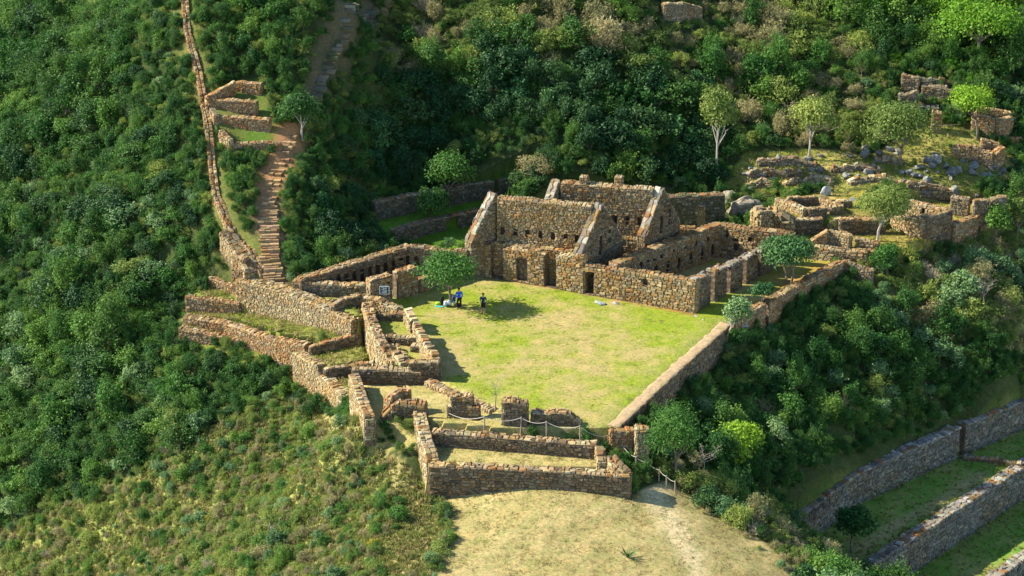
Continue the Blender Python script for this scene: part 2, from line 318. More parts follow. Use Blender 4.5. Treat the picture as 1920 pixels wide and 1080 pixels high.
# vertex colours of the ground: lawn, straw, earth, forest floor
def build_ground():
    n1 = fbm(Q, .11, 1.); n2 = fbm(Q, .32, 5.); n3 = fbm(Q, .75, 9., 3)
    k0 = lambda a: np.array(a)[None, :]
    col = np.repeat(k0((.045, .060, .020)), len(Q), 0) * (1 + .35*n2)[:, None]
    def put(mask, c): col[mask] = c[mask]
    green = k0((.19, .24, .022)); straw = k0((.31, .255, .10)); deep = k0((.10, .175, .012))
    f = np.clip(.50 + 1.1*n1 + .7*n2 + .6*n3, 0, 1)[:, None]
    lawn = green*(1-f) + straw*f
    # near the walls the turf stays deep green
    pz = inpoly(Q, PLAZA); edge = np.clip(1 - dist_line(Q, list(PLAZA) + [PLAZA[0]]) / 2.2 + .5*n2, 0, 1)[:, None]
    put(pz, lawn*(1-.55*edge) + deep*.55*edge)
    for zp in (FRONT_Z, SCRUB_Z): put(inpoly(Q, zp), np.repeat(k0((.21, .22, .065)), len(Q), 0)*(1+.4*n2)[:, None])
    lw = inpoly(Q, LAWN) | inpoly(Q, RIDGE_L)
    g = np.clip(.35 + .7*n2 + .5*n3, 0, 1)[:, None]
    dry = k0((.35, .29, .13))*g + k0((.25, .215, .085))*(1-g)
    put(lw, dry)
    pd = np.clip(1.25 - dist_line(Q, PATH_G)/1.1 + .5*n2, 0, 1)[:, None]
    put(lw, col*(1-pd) + k0((.43, .36, .20))*pd)
    ter = inpoly(Q, [P(*a) for a in [(800,805,-1),(1130,830,-1),(1165,885,-1),(795,878,-1)]]) | inpoly(Q, [P(*a) for a in [(676,705,-.4),(800,705,-.4),(930,770,-.2),(1120,800,0),(1130,835,0),(800,812,0),(680,800,-.4)]])
    put(ter, k0((.38, .31, .14))*g + k0((.29, .25, .085))*(1-g))
    lt = inpoly(Q, [P(*a) for a in [(340,552,-1.7),(459,560,-1.7),(676,610,-1.7),(708,690,-2.5),(650,745,-3),(540,680,-3.1),(345,625,-3.1)]])
    put(lt, (k0((.13, .165, .025))*(1-g) + k0((.22, .19, .07))*g))
    rc = inpoly(Q, [P(*a) for a in [(1440,440,1),(1460,360,2.4),(1700,370,2.4),(1860,370,1.5),(1860,405,1.2),(1740,455,1),(1640,505,.6),(1577,500,.2),(1420,590,0),(1400,570,0)]])
    put(rc, (k0((.20, .19, .03))*(1-g) + k0((.34, .26, .085))*g))
    rk = inpoly(Q, ROCKS); put(rk & ~rc, (k0((.16, .185, .03))*(1-g) + k0((.30, .255, .085))*g))
    st = inpoly(Q, SMALL_T); put(st, (k0((.075, .13, .02))*(1-g) + k0((.16, .14, .05))*g))
    for line, w_, c in ((stair_mid_g, 1.3, (.30, .165, .075)), (stair_lo_g, 1.5, (.20, .13, .07)), (stair_up_g, 1.0, (.10, .085, .045)), (stair_wall_g, 1.2, (.12, .13, .035))):
        dd = np.clip(1.6 - dist_line(Q, line)/w_ + .5*n3, 0, 1)[:, None]; col[:] = col*(1-dd) + k0(c)*dd
    for pp in RTP:
        w = [P(*a) for a in pp]; put(inpoly(Q, w), k0((.105, .215, .028))*(1-g) + k0((.23, .23, .07))*g)
    tp = np.clip(1.4 - dist_line(Q, [P(1600, 1040, ZB1), P(1680, 985, ZB1), P(1770, 935, ZB1), P(1840, 890, ZB1)])/.7, 0, 1)[:, None]*.7; col[:] = col*(1-tp) + k0((.30, .235, .11))*tp
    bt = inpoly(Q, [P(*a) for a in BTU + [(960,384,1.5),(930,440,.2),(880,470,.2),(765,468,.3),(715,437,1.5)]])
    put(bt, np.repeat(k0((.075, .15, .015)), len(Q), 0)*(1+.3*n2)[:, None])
    # red bare earth along the foot of the long front wall
    eb = np.clip(1.3 - dist_line(Q, [P(940,522,0), P(1094,548,0), P(1301,589,0)])/.35 + .5*n3, 0, 1)[:, None]*pz[:, None]; col[:] = col*(1-eb) + k0((.27, .125, .05))*eb
    ea = np.clip(1.1 - dist_line(Q, [P(1415,575,0), P(1500,525,0), P(1540,498,0)])/.7 + .7*n3, 0, 1)[:, None]*.8; col[:] = col*(1-ea) + k0((.33, .185, .05))*ea
    z = Hh + .05*n3
    nx, ny = len(XS), len(YS); idx = np.arange(nx*ny).reshape(nx, ny)
    fs = np.stack([idx[:-1,:-1].ravel(), idx[1:,:-1].ravel(), idx[1:,1:].ravel(), idx[:-1,1:].ravel()], 1)
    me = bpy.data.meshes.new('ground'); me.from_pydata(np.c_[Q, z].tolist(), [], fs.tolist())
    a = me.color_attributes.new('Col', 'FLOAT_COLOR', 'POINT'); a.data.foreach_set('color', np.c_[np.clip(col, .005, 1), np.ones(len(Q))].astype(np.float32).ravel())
    zf = z[fs]; me.polygons.foreach_set('use_smooth', (zf.max(1)-zf.min(1) < .75).tolist())
    o = link('ground', me, M['ground']); tag(o, kind='structure')
build_ground()

# ------------------------------------------------------------------ rubble walls
PAL = dict(
    tan=[((.45,.36,.20),5),((.39,.30,.16),5),((.44,.28,.11),2),((.36,.21,.09),.9),((.37,.325,.235),3),((.27,.225,.155),1.5),((.53,.45,.29),3)],
    grey=[((.39,.35,.26),4),((.32,.285,.21),4),((.24,.215,.165),2),((.49,.44,.32),3),((.40,.31,.18),2),((.40,.24,.11),.5)],
    red=[((.43,.31,.17),4),((.42,.25,.12),2.2),((.46,.37,.23),4),((.34,.20,.10),1.2),((.34,.28,.20),2),((.52,.44,.30),2)],
    pale=[((.51,.44,.28),5),((.45,.38,.235),4),((.56,.50,.355),2.5),((.38,.32,.21),2),((.44,.31,.15),.8),((.31,.27,.20),.8)],
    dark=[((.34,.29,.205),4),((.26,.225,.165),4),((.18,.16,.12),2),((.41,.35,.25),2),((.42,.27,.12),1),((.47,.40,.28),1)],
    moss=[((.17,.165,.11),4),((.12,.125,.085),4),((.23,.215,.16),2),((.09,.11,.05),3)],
    path=[((.40,.29,.18),4),((.45,.34,.22),4),((.36,.25,.15),2),((.40,.26,.14),1)],
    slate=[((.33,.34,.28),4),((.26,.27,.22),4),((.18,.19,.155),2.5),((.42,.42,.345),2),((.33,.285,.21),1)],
    turf=[((.27,.18,.095),4),((.33,.25,.135),3),((.22,.165,.08),3),((.38,.31,.20),2),((.36,.20,.085),2)],
    lichen=[((.48,.45,.36),4),((.40,.37,.295),4),((.30,.28,.23),3),((.54,.51,.42),2),((.23,.21,.18),1.2)])
TONE = dict(pale=.61, tan=.64, red=.64, dark=.47, grey=.56, moss=.8, lichen=.52, turf=.62, path=.66, slate=.46)  # dark: shade on faces turned from the sun is put into its tone
def pick(rg, pal):
    t = PAL[pal]; s = rg.random() * sum(w for _, w in t)
    for c, w in t:
        s -= w
        if s <= 0: break
    k = rg.uniform(.78, 1.22)*TONE.get(pal, .64); return tuple(min(.75, x*k*rg.uniform(.94, 1.06)*w_) for x, w_ in zip(c, (1, 1, 1) if pal in ('slate', 'moss', 'lichen') else (1.04, .975, .83)))
def lattice(u0, u1, v0, v1, sw, sh, rg):
    """irregular semi-coursed masonry cells between u0..u1, v0..v1"""
    vs = [v0]
    while vs[-1] < v1: vs.append(vs[-1] + sh * rg.uniform(.55, 1.5))
    if len(vs) < 2: vs.append(v1)
    rows = []
    for r in range(len(vs)-1):
        j = [u0]; hh = vs[r+1]-vs[r]
        while j[-1] < u1: j.append(j[-1] + sw * rg.choice((.55, .75, .9, 1, 1.15, 1.5, 1.9)) * rg.uniform(.85, 1.15))
        j[-1] = u1
        if len(j) > 2 and j[-1]-j[-2] < sw*.35: j.pop(-2)
        rows.append([(u, u + (rg.uniform(-.16,.16)*sw if 0 < i < len(j)-1 else 0), u + (rg.uniform(-.16,.16)*sw if 0 < i < len(j)-1 else 0)) for i, u in enumerate(j)])
    nb = len(vs); bd = []
    ph = rg.uniform(0, 9)
    for k in range(nb):
        pts = set()
        if k > 0: pts |= {q[2] for q in rows[k-1]}
        if k < nb-1: pts |= {q[1] for q in rows[k]}
        amp = 0 if k in (0,) else sh*.34
        bd.append([(u, vs[k] + rg.uniform(-1, 1)*amp + (math.sin(u*.9+ph+k*.7)*sh*.18 if k else 0)) for u in sorted(pts)])
    out = []
    for r in range(nb-1):
        for a, b in zip(rows[r][:-1], rows[r][1:]):
            bot = [p for p in bd[r] if a[1]-1e-9 <= p[0] <= b[1]+1e-9]; top = [p for p in bd[r+1] if a[2]-1e-9 <= p[0] <= b[2]+1e-9]
            if len(bot) >= 2 and len(top) >= 2: out.append(bot + top[::-1])
    return out
def poly_area(p): return .5*sum(p[i][0]*p[(i+1)%len(p)][1] - p[(i+1)%len(p)][0]*p[i][1] for i in range(len(p)))
def stone_on(mb, poly, place, rg, pal, gap=.013, dep=(.03,.09), flip=False, big=None, bigw=.36):
    """one stone: a shrunk, bevelled block standing proud of the core; place(u,v,d) gives the world point"""
    # drop doubled corners
    q = []
    for p in poly:
        if not q or math.hypot(p[0]-q[-1][0], p[1]-q[-1][1]) > .03: q.append(p)
    if len(q) > 2 and math.hypot(q[0][0]-q[-1][0], q[0][1]-q[-1][1]) < .03: q.pop()
    if len(q) < 3: return
    ar = poly_area(q)
    if abs(ar) < .008: return
    if ar < 0: q = q[::-1]
    cu = sum(p[0] for p in q)/len(q); cv = sum(p[1] for p in q)/len(q); n = len(q)
    rad = math.sqrt(abs(ar))*.55; k0 = max(.6, 1-gap/rad); k1 = k0*rg.uniform(.68, .86); d = rg.uniform(*dep)
    tu, tv = rg.uniform(-.12, .12), rg.uniform(-.12, .12)
    r0 = [place(cu+(p[0]-cu)*k0, cv+(p[1]-cv)*k0, -.03) for p in q]
    r1 = [place(cu+(p[0]-cu)*k1, cv+(p[1]-cv)*k1, d + tu*(p[0]-cu) + tv*(p[1]-cv)) for p in q]
    fs = [[i, (i+1)%n, n+(i+1)%n, n+i] for i in range(n)] + [[n+i for i in range(n)]]
    if flip: fs = [f[::-1] for f in fs]
    col = pick(rg, pal); w = max(p[0] for p in q) - min(p[0] for p in q); h = max(p[1] for p in q) - min(p[1] for p in q)
    if big is not None and len(big) < 90 and (w*h > bigw*bigw*.62):
        m2 = MB(); m2.add(r0 + r1, fs, col); big.append(m2)
    else: mb.add(r0 + r1, fs, col)
class Wall:
    def __init__(s, pts, th, rag=.1, seed=0, off=0):
        s.p = [Vector((a[0], a[1])) for a in pts]; s.zt = [a[2] for a in pts]; s.zb = [a[3] for a in pts]; s.th = th
        n = len(pts); s.M = []; s.U = [0.0]
        for i in range(n-1): s.U.append(s.U[-1] + (s.p[i+1]-s.p[i]).length)
        for i in range(n):
            d0 = (s.p[i]-s.p[i-1]).normalized() if i > 0 else (s.p[1]-s.p[0]).normalized()
            d1 = (s.p[i+1]-s.p[i]).normalized() if i < n-1 else d0
            n0 = Vector((-d0.y, d0.x)); n1 = Vector((-d1.y, d1.x)); m = n0 + n1
            if m.length < .3: m = n0
            m.normalize(); s.M.append(m / max(.5, m.dot(n0)))
        s.p = [p + m*off for p, m in zip(s.p, s.M)]; s.U = [0.0]
        for i in range(n-1): s.U.append(s.U[-1] + (s.p[i+1]-s.p[i]).length)
        s.L = s.U[-1]; s.seed = seed; s.rag = rag
    def seg(s, u):
        for i in range(len(s.U)-2, -1, -1):
            if u >= s.U[i] or i == 0: return i, (u - s.U[i]) / max(1e-6, s.U[i+1]-s.U[i])
    def xy(s, u, n):
        i, f = s.seg(u); return (s.p[i] + s.M[i]*n).lerp(s.p[i+1] + s.M[i+1]*n, f)
    def base(s, u): i, f = s.seg(min(max(u, 0), s.L)); return s.zb[i]*(1-f) + s.zb[i+1]*f
    def top(s, u):
        i, f = s.seg(min(max(u, 0), s.L)); return s.zt[i]*(1-f) + s.zt[i+1]*f + s.rag*mnoise.noise(Vector((u*.9, s.seed*3.7, 0)))*1.2
    def u_at(s, px, h=1.0):
        best = (1e9, 0)
        for k in range(401):
            u = s.L*k/400; c = s.xy(u, 0); x, _ = proj(c.x, c.y, s.base(u)+h)
            if abs(x-px) < best[0]: best = (abs(x-px), u)
        return best[1]
def facing(pos, nrm):
    v = Vector((0, 0, CAMH)) - Vector(pos); v.normalize(); return v.dot(nrm)
WALLS = []
def wall(name, label, pts, th=.8, op=(), pal='tan', cap='turf', sw=.4, sh=.26, rag=.1, parent=None, cat='wall', group=None, sink=.6, dep=(.03,.09), capd=(.02,.11), big=True, off=0):
    """op entries: (px0, px1, h0, h1, kind) with kind t (through), + or - (niche on that face) ; px0 may be a float u when kind ends with u"""
    sw *= .80; sh *= .64; sd = len(WALLS)+1; rg = random.Random(sd*31); w = Wall(pts, th, rag, sd, off); WALLS.append(w)
    ops = []
    for o in op:
        if o[4].endswith('u'): a, b = o[0], o[1]
        else: a, b = sorted((w.u_at(o[0]), w.u_at(o[1])))
        zb = w.base((a+b)/2); ops.append((a, b, zb+o[2], zb+o[3], o[4][0]))
    # core
    br = sorted({0.0, w.L, *w.U, *[x for o in ops for x in o[:2]], *np.arange(.5, w.L, .5).tolist()})
    br = [x for i, x in enumerate(br) if i == 0 or x - br[i-1] > 1e-4]
    mb = MB(); ht = th/2
    def hexa(a, b, n0, n1, za, zb_, ta, tb):
        vs = []
        for z0, z1 in ((za, zb_), (ta, tb)):
            for u, n, z in ((a, n0, z0), (b, n0, z1), (b, n1, z1), (a, n1, z0)):
                c = w.xy(u, n); vs.append((c.x, c.y, z))
        mb.add(vs, [[3,2,1,0],[4,5,6,7],[0,1,5,4],[1,2,6,5],[2,3,7,6],[3,0,4,7]], (.3,.24,.16))
    for a, b in zip(br[:-1], br[1:]):
        m = (a+b)/2; here = sorted([o for o in ops if o[0] < m < o[1]], key=lambda o: o[2])
        lo_a, lo_b = w.base(a)-sink, w.base(b)-sink; ta, tb = w.top(a)-.02, w.top(b)-.02
        for o in here:
            if o[2] > min(lo_a, lo_b)+sink+.02: hexa(a, b, -ht, ht, lo_a, lo_b, o[2], o[2])
            elif o[2] > min(lo_a, lo_b): hexa(a, b, -ht, ht, lo_a, lo_b, o[2], o[2])
            o3a, o3b = min(o[3], ta), min(o[3], tb)
            if o[4] == '+': hexa(a, b, -ht, ht-.45*th, o[2], o[2], o3a, o3b)
            if o[4] == '-': hexa(a, b, -ht+.45*th, ht, o[2], o[2], o3a, o3b)
            lo_a = lo_b = o[3]
        if ta > lo_a + .03 and tb > lo_b + .03: hexa(a, b, -ht, ht, lo_a, lo_b, ta, tb)
    org = (w.p[0].x, w.p[0].y, w.zb[0])
    core = link(name, mb.mesh(name, org), M['core'], parent)
    core.location = Vector(org) - (parent.location if parent is not None else Vector((0,0,0)))
    if parent is None: tag(core, label, cat, group, 'thing')
    # stones
    sm = MB(); bigs = [] if big else None
    def clampp(poly, side):
        out = []
        cu = sum(p[0] for p in poly)/len(poly); cv = sum(p[1] for p in poly)/len(poly)
        if cv > w.top(cu) - .03: return None
        act = [o for o in ops if o[4] == 't' or o[4] == side]
        for o in act:
            if o[0] < cu < o[1] and o[2] < cv < o[3]: return None
        for u, v in poly:
            v = min(v, w.top(u)); 
            for o in act:
                if o[0] < u < o[1] and o[2] < v < o[3]:
                    du = min((u-o[0], o[0]), (o[1]-u, o[1])); dv = min((v-o[2], o[2]), (o[3]-v, o[3]))
                    if du[0] < dv[0]: u = du[1]
                    else: v = dv[1]
            out.append((u, v))
        return out
    vb = min(w.zb)-.15; vt = max(w.zt)+.15
    for side, sg in (('+', 1), ('-', -1)):
        see = max(facing((*w.xy((w.U[i]+w.U[i+1])/2, 0), w.zb[i]), Vector((*( (w.M[i]+w.M[i+1])*.5*sg).normalized(), 0))) for i in range(len(w.p)-1))
        if see < -.25: continue
        def place(u, v, d, sg=sg):
            c = w.xy(u, sg*(ht+d)); return (c.x, c.y, v)
        for poly in lattice(0, w.L, vb, vt, sw, sh, rg):
            cu = sum(p[0] for p in poly)/len(poly); cv = sum(p[1] for p in poly)/len(poly)
            if cv < w.base(cu) - .25: continue
            q = clampp(poly, side)
            if q: stone_on(sm, q, place, rg, pal, dep=dep, flip=(sg > 0), big=bigs)
    for u, sg in ((0.0, -1), (w.L, 1)):                        # wall ends
        i = 0 if u == 0 else len(w.p)-1; dr = (w.p[1]-w.p[0] if u == 0 else w.p[-1]-w.p[-2]).normalized()*sg
        if facing((*w.p[i], w.zb[i]), Vector((*dr, 0))) < -.2: continue
        def place(a, v, d, u=u, dr=dr):
            c = w.xy(u, a) + dr*d; return (c.x, c.y, v)
        for poly in lattice(-ht, ht, w.base(u)-.1, w.top(u), sw*1.2, sh, rg):
            q = [(a, min(v, w.top(u))) for a, v in poly]; stone_on(sm, q, place, rg, pal, dep=dep, flip=(sg < 0), big=bigs)
    if cap:                                                    # top course
        def placec(u, n, d):
            u = min(max(u, -.04), w.L+.04); c = w.xy(u, n); return (c.x, c.y, w.top(u)+d)
        gaps = [o for o in ops if o[3] > w.top((o[0]+o[1])/2) - .05]
        for poly in lattice(0, w.L, -ht-.03, ht+.03, sw*1.05, max(.22, th/ max(1, round(th/.42))), rg):
            cu = sum(p[0] for p in poly)/len(poly)
            if any(o[0] < cu < o[1] for o in gaps): continue
            q = [(u, max(-ht-.05, min(ht+.05, n))) for u, n in poly]
            stone_on(sm, q, placec, rg, cap if rg.random() < .6 else ('turf' if rg.random() < .6 else pal), dep=capd)
    so = link('stones', sm.mesh('stones', org), M['stone'], core); tag(so, kind='stuff')
    if bigs:
        for m2 in bigs:
            c0 = tuple(np.array(m2.v).mean(0)); b = link('stone', m2.mesh('stone', c0), M['stone'], core)
            b.location = tuple(c0[i]-org[i] for i in range(3))
    # lintels over through openings
    for o in ops:
        if o[4] == 't' and o[3] < w.top((o[0]+o[1])/2) - .25 and o[1]-o[0] < 1.6:
            lm = MB()
            for n0, n1 in ((-ht-.05, -.02), (.02, ht+.05)):
                a, b = o[0]-.15, o[1]+.15; vs = []
                for z in (o[3]-.02, o[3]+.2):
                    for u, n in ((a, n0), (b, n0), (b, n1), (a, n1)):
                        c = w.xy(u, n); vs.append((c.x, c.y, z))
                lm.add(vs, [[3,2,1,0],[4,5,6,7],[0,1,5,4],[1,2,6,5],[2,3,7,6],[3,0,4,7]], pick(rg, pal))
            l = link('lintel', lm.mesh('lintel', org), M['stone'], core)
    global WALL_LAST; WALL_LAST = (core, w)
    return core, w

def GB(px, py, h, d=.35):
    p = G(px, py); return (p[0], p[1], p[2]+h, p[2]-d)
def W3(x, y, zt, zb): return (x, y, zt, zb)
def ops(pxs, w_, h0, h1, k): return [(p-w_/2, p+w_/2, h0, h1, k) for p in pxs]
# --- long roofless hall on the right of the plaza
def thing(name, label, cat, loc, group=None):
    e = empty(name, loc); tag(e, label, cat, group); return e
hall = thing('roofless_hall', 'long roofless stone hall with doorway piers beside the right of the plaza', 'building', P(1301, 588, 0))
wall('front_wall', None, [B(1096,548,.2,2.4), B(1200,567,.1,2.6), B(1303,588,0,2.8)], .8, [(1097,1117,-.1,1.95,'t'), (1208,1217,1.6,2.15,'-')], 'tan', 'turf', .46, .3, parent=hall, off=.4)
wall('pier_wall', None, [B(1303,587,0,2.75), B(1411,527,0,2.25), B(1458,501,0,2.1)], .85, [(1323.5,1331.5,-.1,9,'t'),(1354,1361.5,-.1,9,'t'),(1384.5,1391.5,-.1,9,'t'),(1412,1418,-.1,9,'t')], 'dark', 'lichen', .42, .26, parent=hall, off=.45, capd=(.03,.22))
wall('niche_wall', None, [T(1150,494,3.0,.0), T(1250,454,3.0,0), T(1349,418,3.0,.0)], .95,
     ops([1222,1244,1265,1287,1308,1328], 5, .45, 1.5, '-') + ops([1193,1206,1218,1231,1255,1276,1297,1319], 4, 1.9, 2.4, '-'), 'tan', 'turf', .36, .24, parent=hall)
wall('end_wall', None, [T(1351,419,3.0,0), T(1411,428,3.0,0), T(1489,437,2.9,0)], .85, [(1405,1411,1.9,2.5,'-'),(1450,1457,2.0,2.5,'-'),(1379,1387,.9,2.0,'-'),(1426,1433,.9,1.7,'-'),(1363,1368,1.9,2.6,'-')], 'tan', 'turf', .42, .27, parent=hall)
# --- the two gabled houses
h1 = thing('gabled_house', 'nearer roofless gabled stone house facing the plaza with doorways', 'building', P(1000, 530, .2))
wall('front_wall', None, [B(876,511,.2,2.85), B(942,521,.2,2.8), B(1025,534.5,.2,2.75), B(1060,541,.2,2.9), B(1094,547,.2,3.2)], .75, [(924,946,-.1,9,'t'),(972,992,0,2.05,'-'),(1024,1046,-.1,9,'t')], 'tan', 'pale', .44, .29, rag=.18, parent=h1, off=.37)
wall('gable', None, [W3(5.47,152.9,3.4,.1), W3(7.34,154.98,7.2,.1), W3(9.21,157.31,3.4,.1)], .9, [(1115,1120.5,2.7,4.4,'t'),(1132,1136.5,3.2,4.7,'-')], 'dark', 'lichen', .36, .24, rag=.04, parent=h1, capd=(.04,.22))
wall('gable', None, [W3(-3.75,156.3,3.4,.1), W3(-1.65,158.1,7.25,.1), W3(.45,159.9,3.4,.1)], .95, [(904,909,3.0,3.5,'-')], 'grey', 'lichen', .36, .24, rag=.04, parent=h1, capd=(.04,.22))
wall('spine_wall', None, [W3(-1.15,157.8,6.95,.1), W3(6.85,155.1,6.95,.1)], .9, ops([946,969,992,1016,1039,1063,1084], 7.5, 3.6, 4.25, '-'), 'tan', 'pale', .34, .23, rag=.08, parent=h1)
wall('spine_wall', None, [W3(-1.5,157.8,3.05,.1), W3(6.5,155.05,3.05,.1)], .5, (), 'tan', 'tan', .36, .25, rag=.06, parent=h1, off=-.68)
wall('rear_wall', None, [W3(.9,159.4,3.2,.1), W3(9.0,156.9,3.2,.1)], .6, (), 'dark', 'turf', parent=h1, off=-.45)
h2 = thing('gabled_house', 'farther roofless gabled stone house with two stubs on its ridge', 'building', P(1180, 450, .2))
wall('gable', None, [W3(11.11,156.85,3.7,.1), W3(12.72,158.62,7.5,.1), W3(14.42,160.85,3.7,.1)], .9, [(1228,1233.5,3.4,5.0,'t'),(1243,1247.5,3.9,5.3,'-')], 'dark', 'lichen', .36, .24, rag=.04, parent=h2, capd=(.04,.22))
wall('gable', None, [W3(2.28,159.2,3.7,.1), W3(3.87,161.0,7.5,.1), W3(5.5,163.0,3.7,.1)], .95, (), 'grey', 'lichen', .36, .24, rag=.04, parent=h2, capd=(.04,.22))
wall('spine_wall', None, [W3(4.35,160.8,7.35,.1), W3(12.25,158.75,7.35,.1)], .9, ops([1131,1154,1177,1200], 7, 4.0, 4.75, '-'), 'tan', 'pale', .34, .23, rag=.08, parent=h2)
wall('spine_wall', None, [W3(4.2,160.8,2.95,.1), W3(12.0,158.75,2.95,.1)], .5, (), 'tan', 'pale', .36, .25, rag=.06, parent=h2, off=-.7)
for px in (1095, 1160):
    q = P(px, 343, 7.4); wall('ridge_stub', None, [W3(q[0]-.32, q[1]+.1, 8.0, 7.35), W3(q[0]+.32, q[1]-.1, 8.0, 7.35)], .7, (), 'tan', 'pale', .35, .22, rag=0, parent=h2, sink=.1, big=False)
# --- niche hall at the back left
h3 = thing('niche_hall', 'low roofless hall with a row of dark niches left of the plaza', 'building', P(620, 555, 0))
wall('niche_wall', None, [T(560,523,1.35,-.1), T(660,492,2.2,.1), T(766,460,2.6,.4)], .95, ops([631,645.5,660,674.5,689,703.5,718,732.5,747,760], 8, .35, 1.45, '-'), 'dark', 'turf', .36, .24, parent=h3)
wall('end_wall', None, [T(768,461,2.6,.2), T(800,463,2.5,.2), T(847,471,2.3,.2), T(878,468,2.6,.2)], .8, [(777,787,.3,1.6,'-')], 'grey', 'grey', .4, .26, parent=h3)
wall('side_wall', None, [T(549,526,1.1,-.2), T(620,531,1.1,-.1), T(655,534,1.0,-.1), T(690,530,1.3,-.1)], .8, (), 'grey', 'pale', .42, .28, rag=.15, parent=h3)
wall('front_wall', None, [T(691,525,2.2,-.1), T(735,512,2.3,-.1), T(779,498,2.45,-.1)], .75, [(731,741,-.2,9,'t'),(720,726,1.2,2.0,'t')], 'red', 'red', .42, .27, rag=.15, parent=h3)
wall('front_wall', None, [B(784,547,0,1.1), B(872,515,.1,1.3)], .7, (), 'red', 'turf', .4, .26, parent=h3)
# --- plaza's right edge
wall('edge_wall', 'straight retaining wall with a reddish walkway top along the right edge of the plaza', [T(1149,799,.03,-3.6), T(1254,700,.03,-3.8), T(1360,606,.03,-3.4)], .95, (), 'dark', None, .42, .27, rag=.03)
edge_core, edge_w = WALL_LAST
def walkway(core, w):
    m = MB(); nu, nn = 90, 7; vs = []
    for i in range(nu+1):
        for j in range(nn):
            u = w.L*i/nu; n = (j/(nn-1)-.5)*(w.th+.06); c = w.xy(u, n); vs.append((c.x, c.y, w.top(u) + .02 + .05*mnoise.noise(Vector((c.x*1.3, c.y*1.3, 0))) - (.06 if j in (0, nn-1) else 0)))
    m.add(vs, [[i*nn+j, (i+1)*nn+j, (i+1)*nn+j+1, i*nn+j+1] for i in range(nu) for j in range(nn-1)], (.35, .255, .15))
    k = core.location; link('walkway', m.mesh('walkway', tuple(k), True), M['ground'], core)
walkway(edge_core, edge_w)
wall('parapet_wall', 'low broken parapet wall under the round dark tree', [T(1372,598,.3,-1.6), T(1415,577,.5,-1.6), T(1477,542,.6,-1.5), T(1577,489,.75,-.8)], .75, [(1428,1434,-.2,9,'t')], 'red', 'turf', .42, .27, rag=.1)
wall('corner_wall', 'short stone wall running right from the tip of the parapet', [T(1581,489,.7,-.7), T(1608,497,.4,-.8), T(1637,506,.2,-1.0)], .7, (), 'grey', 'grey', .38, .25)
# --- structures at the back right
h4 = thing('small_ruin', 'small roofless ruin with a triangular gable behind the round tree', 'building', P(1560, 480, .5))
wall('front_wall', None, [T(1518,457,1.3,-.1), T(1560,465,1.2,-.1), T(1627,472,1.15,-.4)], .7, (), 'pale', 'pale', .4, .26, parent=h4)
wall('side_wall', None, [T(1631,471,1.1,-.4), T(1650,461,1.1,-.2)], .7, (), 'red', 'turf', .4, .26, parent=h4)
wall('gable', None, [T(1519,453,1.4,.5), T(1551,431,2.5,.6)], .65, (), 'red', 'red', .36, .24, parent=h4)
wall('rear_wall', None, [T(1555,430,2.4,.7), T(1596,440,2.3,.7)], .65, (), 'pale', 'pale', .36, .24, parent=h4)
wall('rear_wall', None, [T(1606,445,2.0,.7), T(1649,455,1.7,.5)], .65, (), 'red', 'red', .36, .24, parent=h4)
wall('terrace_wall', 'terrace wall left of the little stone stair at the back right', [T(1487,411,2.35,.8), T(1541,408,2.35,.8)], .8, (), 'dark', 'pale', .36, .24)
wall('terrace_wall', 'terrace wall right of the little stone stair at the back right', [T(1574,410,2.35,.8), T(1617,409,2.35,.8), T(1660,410,2.35,.8)], .8, (), 'dark', 'pale', .36, .24)
h5 = thing('low_room', 'low square room of knee-high walls on the upper right terrace', 'building', P(1515, 395, 2.4))
wall('side_wall', None, [T(1457,372,3.1,2.2), T(1511,391,3.05,2.1)], .6, (), 'pale', 'pale', .36, .24, parent=h5)
wall('front_wall', None, [T(1515,391,3.05,2.1), T(1580,386,3.05,2.1)], .6, [(1549,1557,-.2,9,'t')], 'dark', 'pale', .36, .24, parent=h5)
wall('rear_wall', None, [T(1477,371,3.2,2.2), T(1533,368,3.2,2.2)], .6, (), 'dark', 'pale', .36, .24, parent=h5)
wall('side_wall', None, [T(1536,369,3.15,2.2), T(1578,383,3.1,2.1)], .6, (), 'pale', 'pale', .36, .24, parent=h5)
wall('stub_wall', 'short dark wall stub beside the white sign', [T(1568,377,3.0,2.2), T(1597,376,3.0,2.2)], .6, (), 'dark', 'pale', .36, .24)
h6 = thing('corner_house', 'roofless house with a sunlit side wall and dark front at the far right', 'building', P(1733, 451, .9))
wall('side_wall', None, [B(1668,428,1.0,1.1), B(1700,440,1.0,1.6), B(1732,451,.8,2.1)], .75, (), 'pale', 'pale', .42, .28, parent=h6, off=.4)
wall('front_wall', None, [B(1736,452,.8,2.15), B(1784,437,.8,2.2)], .75, (), 'dark', 'turf', .4, .27, parent=h6, off=.4)
wall('rear_wall', None, [T(1702,376,3.0,1.0), T(1740,383,3.1,1.0), T(1777,393,3.0,1.0)], .7, [(1731,1737,1.2,1.8,'-')], 'pale', 'red', .38, .25, parent=h6)
wall('garden_wall', 'low sloping wall right of the corner house', [T(1786,420,1.6,-.1), T(1830,404,1.7,0), T(1850,397,1.8,0)], .7, [(1829,1834,-.2,9,'t')], 'red', 'turf', .38, .25)
wall('ruined_wall', 'grey ruined wall below the boulder slope at the far right', [T(1785,368,3.0,1.3), T(1819,372,3.0,1.3)], .7, (), 'grey', 'grey', .38, .25)
wall('ruined_wall', 'taller grey and red ruined wall at the far right edge of the boulder slope', [T(1826,377,3.0,1.2), T(1855,374,3.2,1.3), T(1885,366,3.4,1.5)], .7, [(1850,1858,-.2,9,'t')], 'grey', 'grey', .38, .25)
wall('stone_pier', 'square stone pier standing behind the roofless hall', [B(1284,420,.5,2.0), B(1319,424,.5,1.95)], 1.25, (), 'tan', 'pale', .34, .25, off=.6)
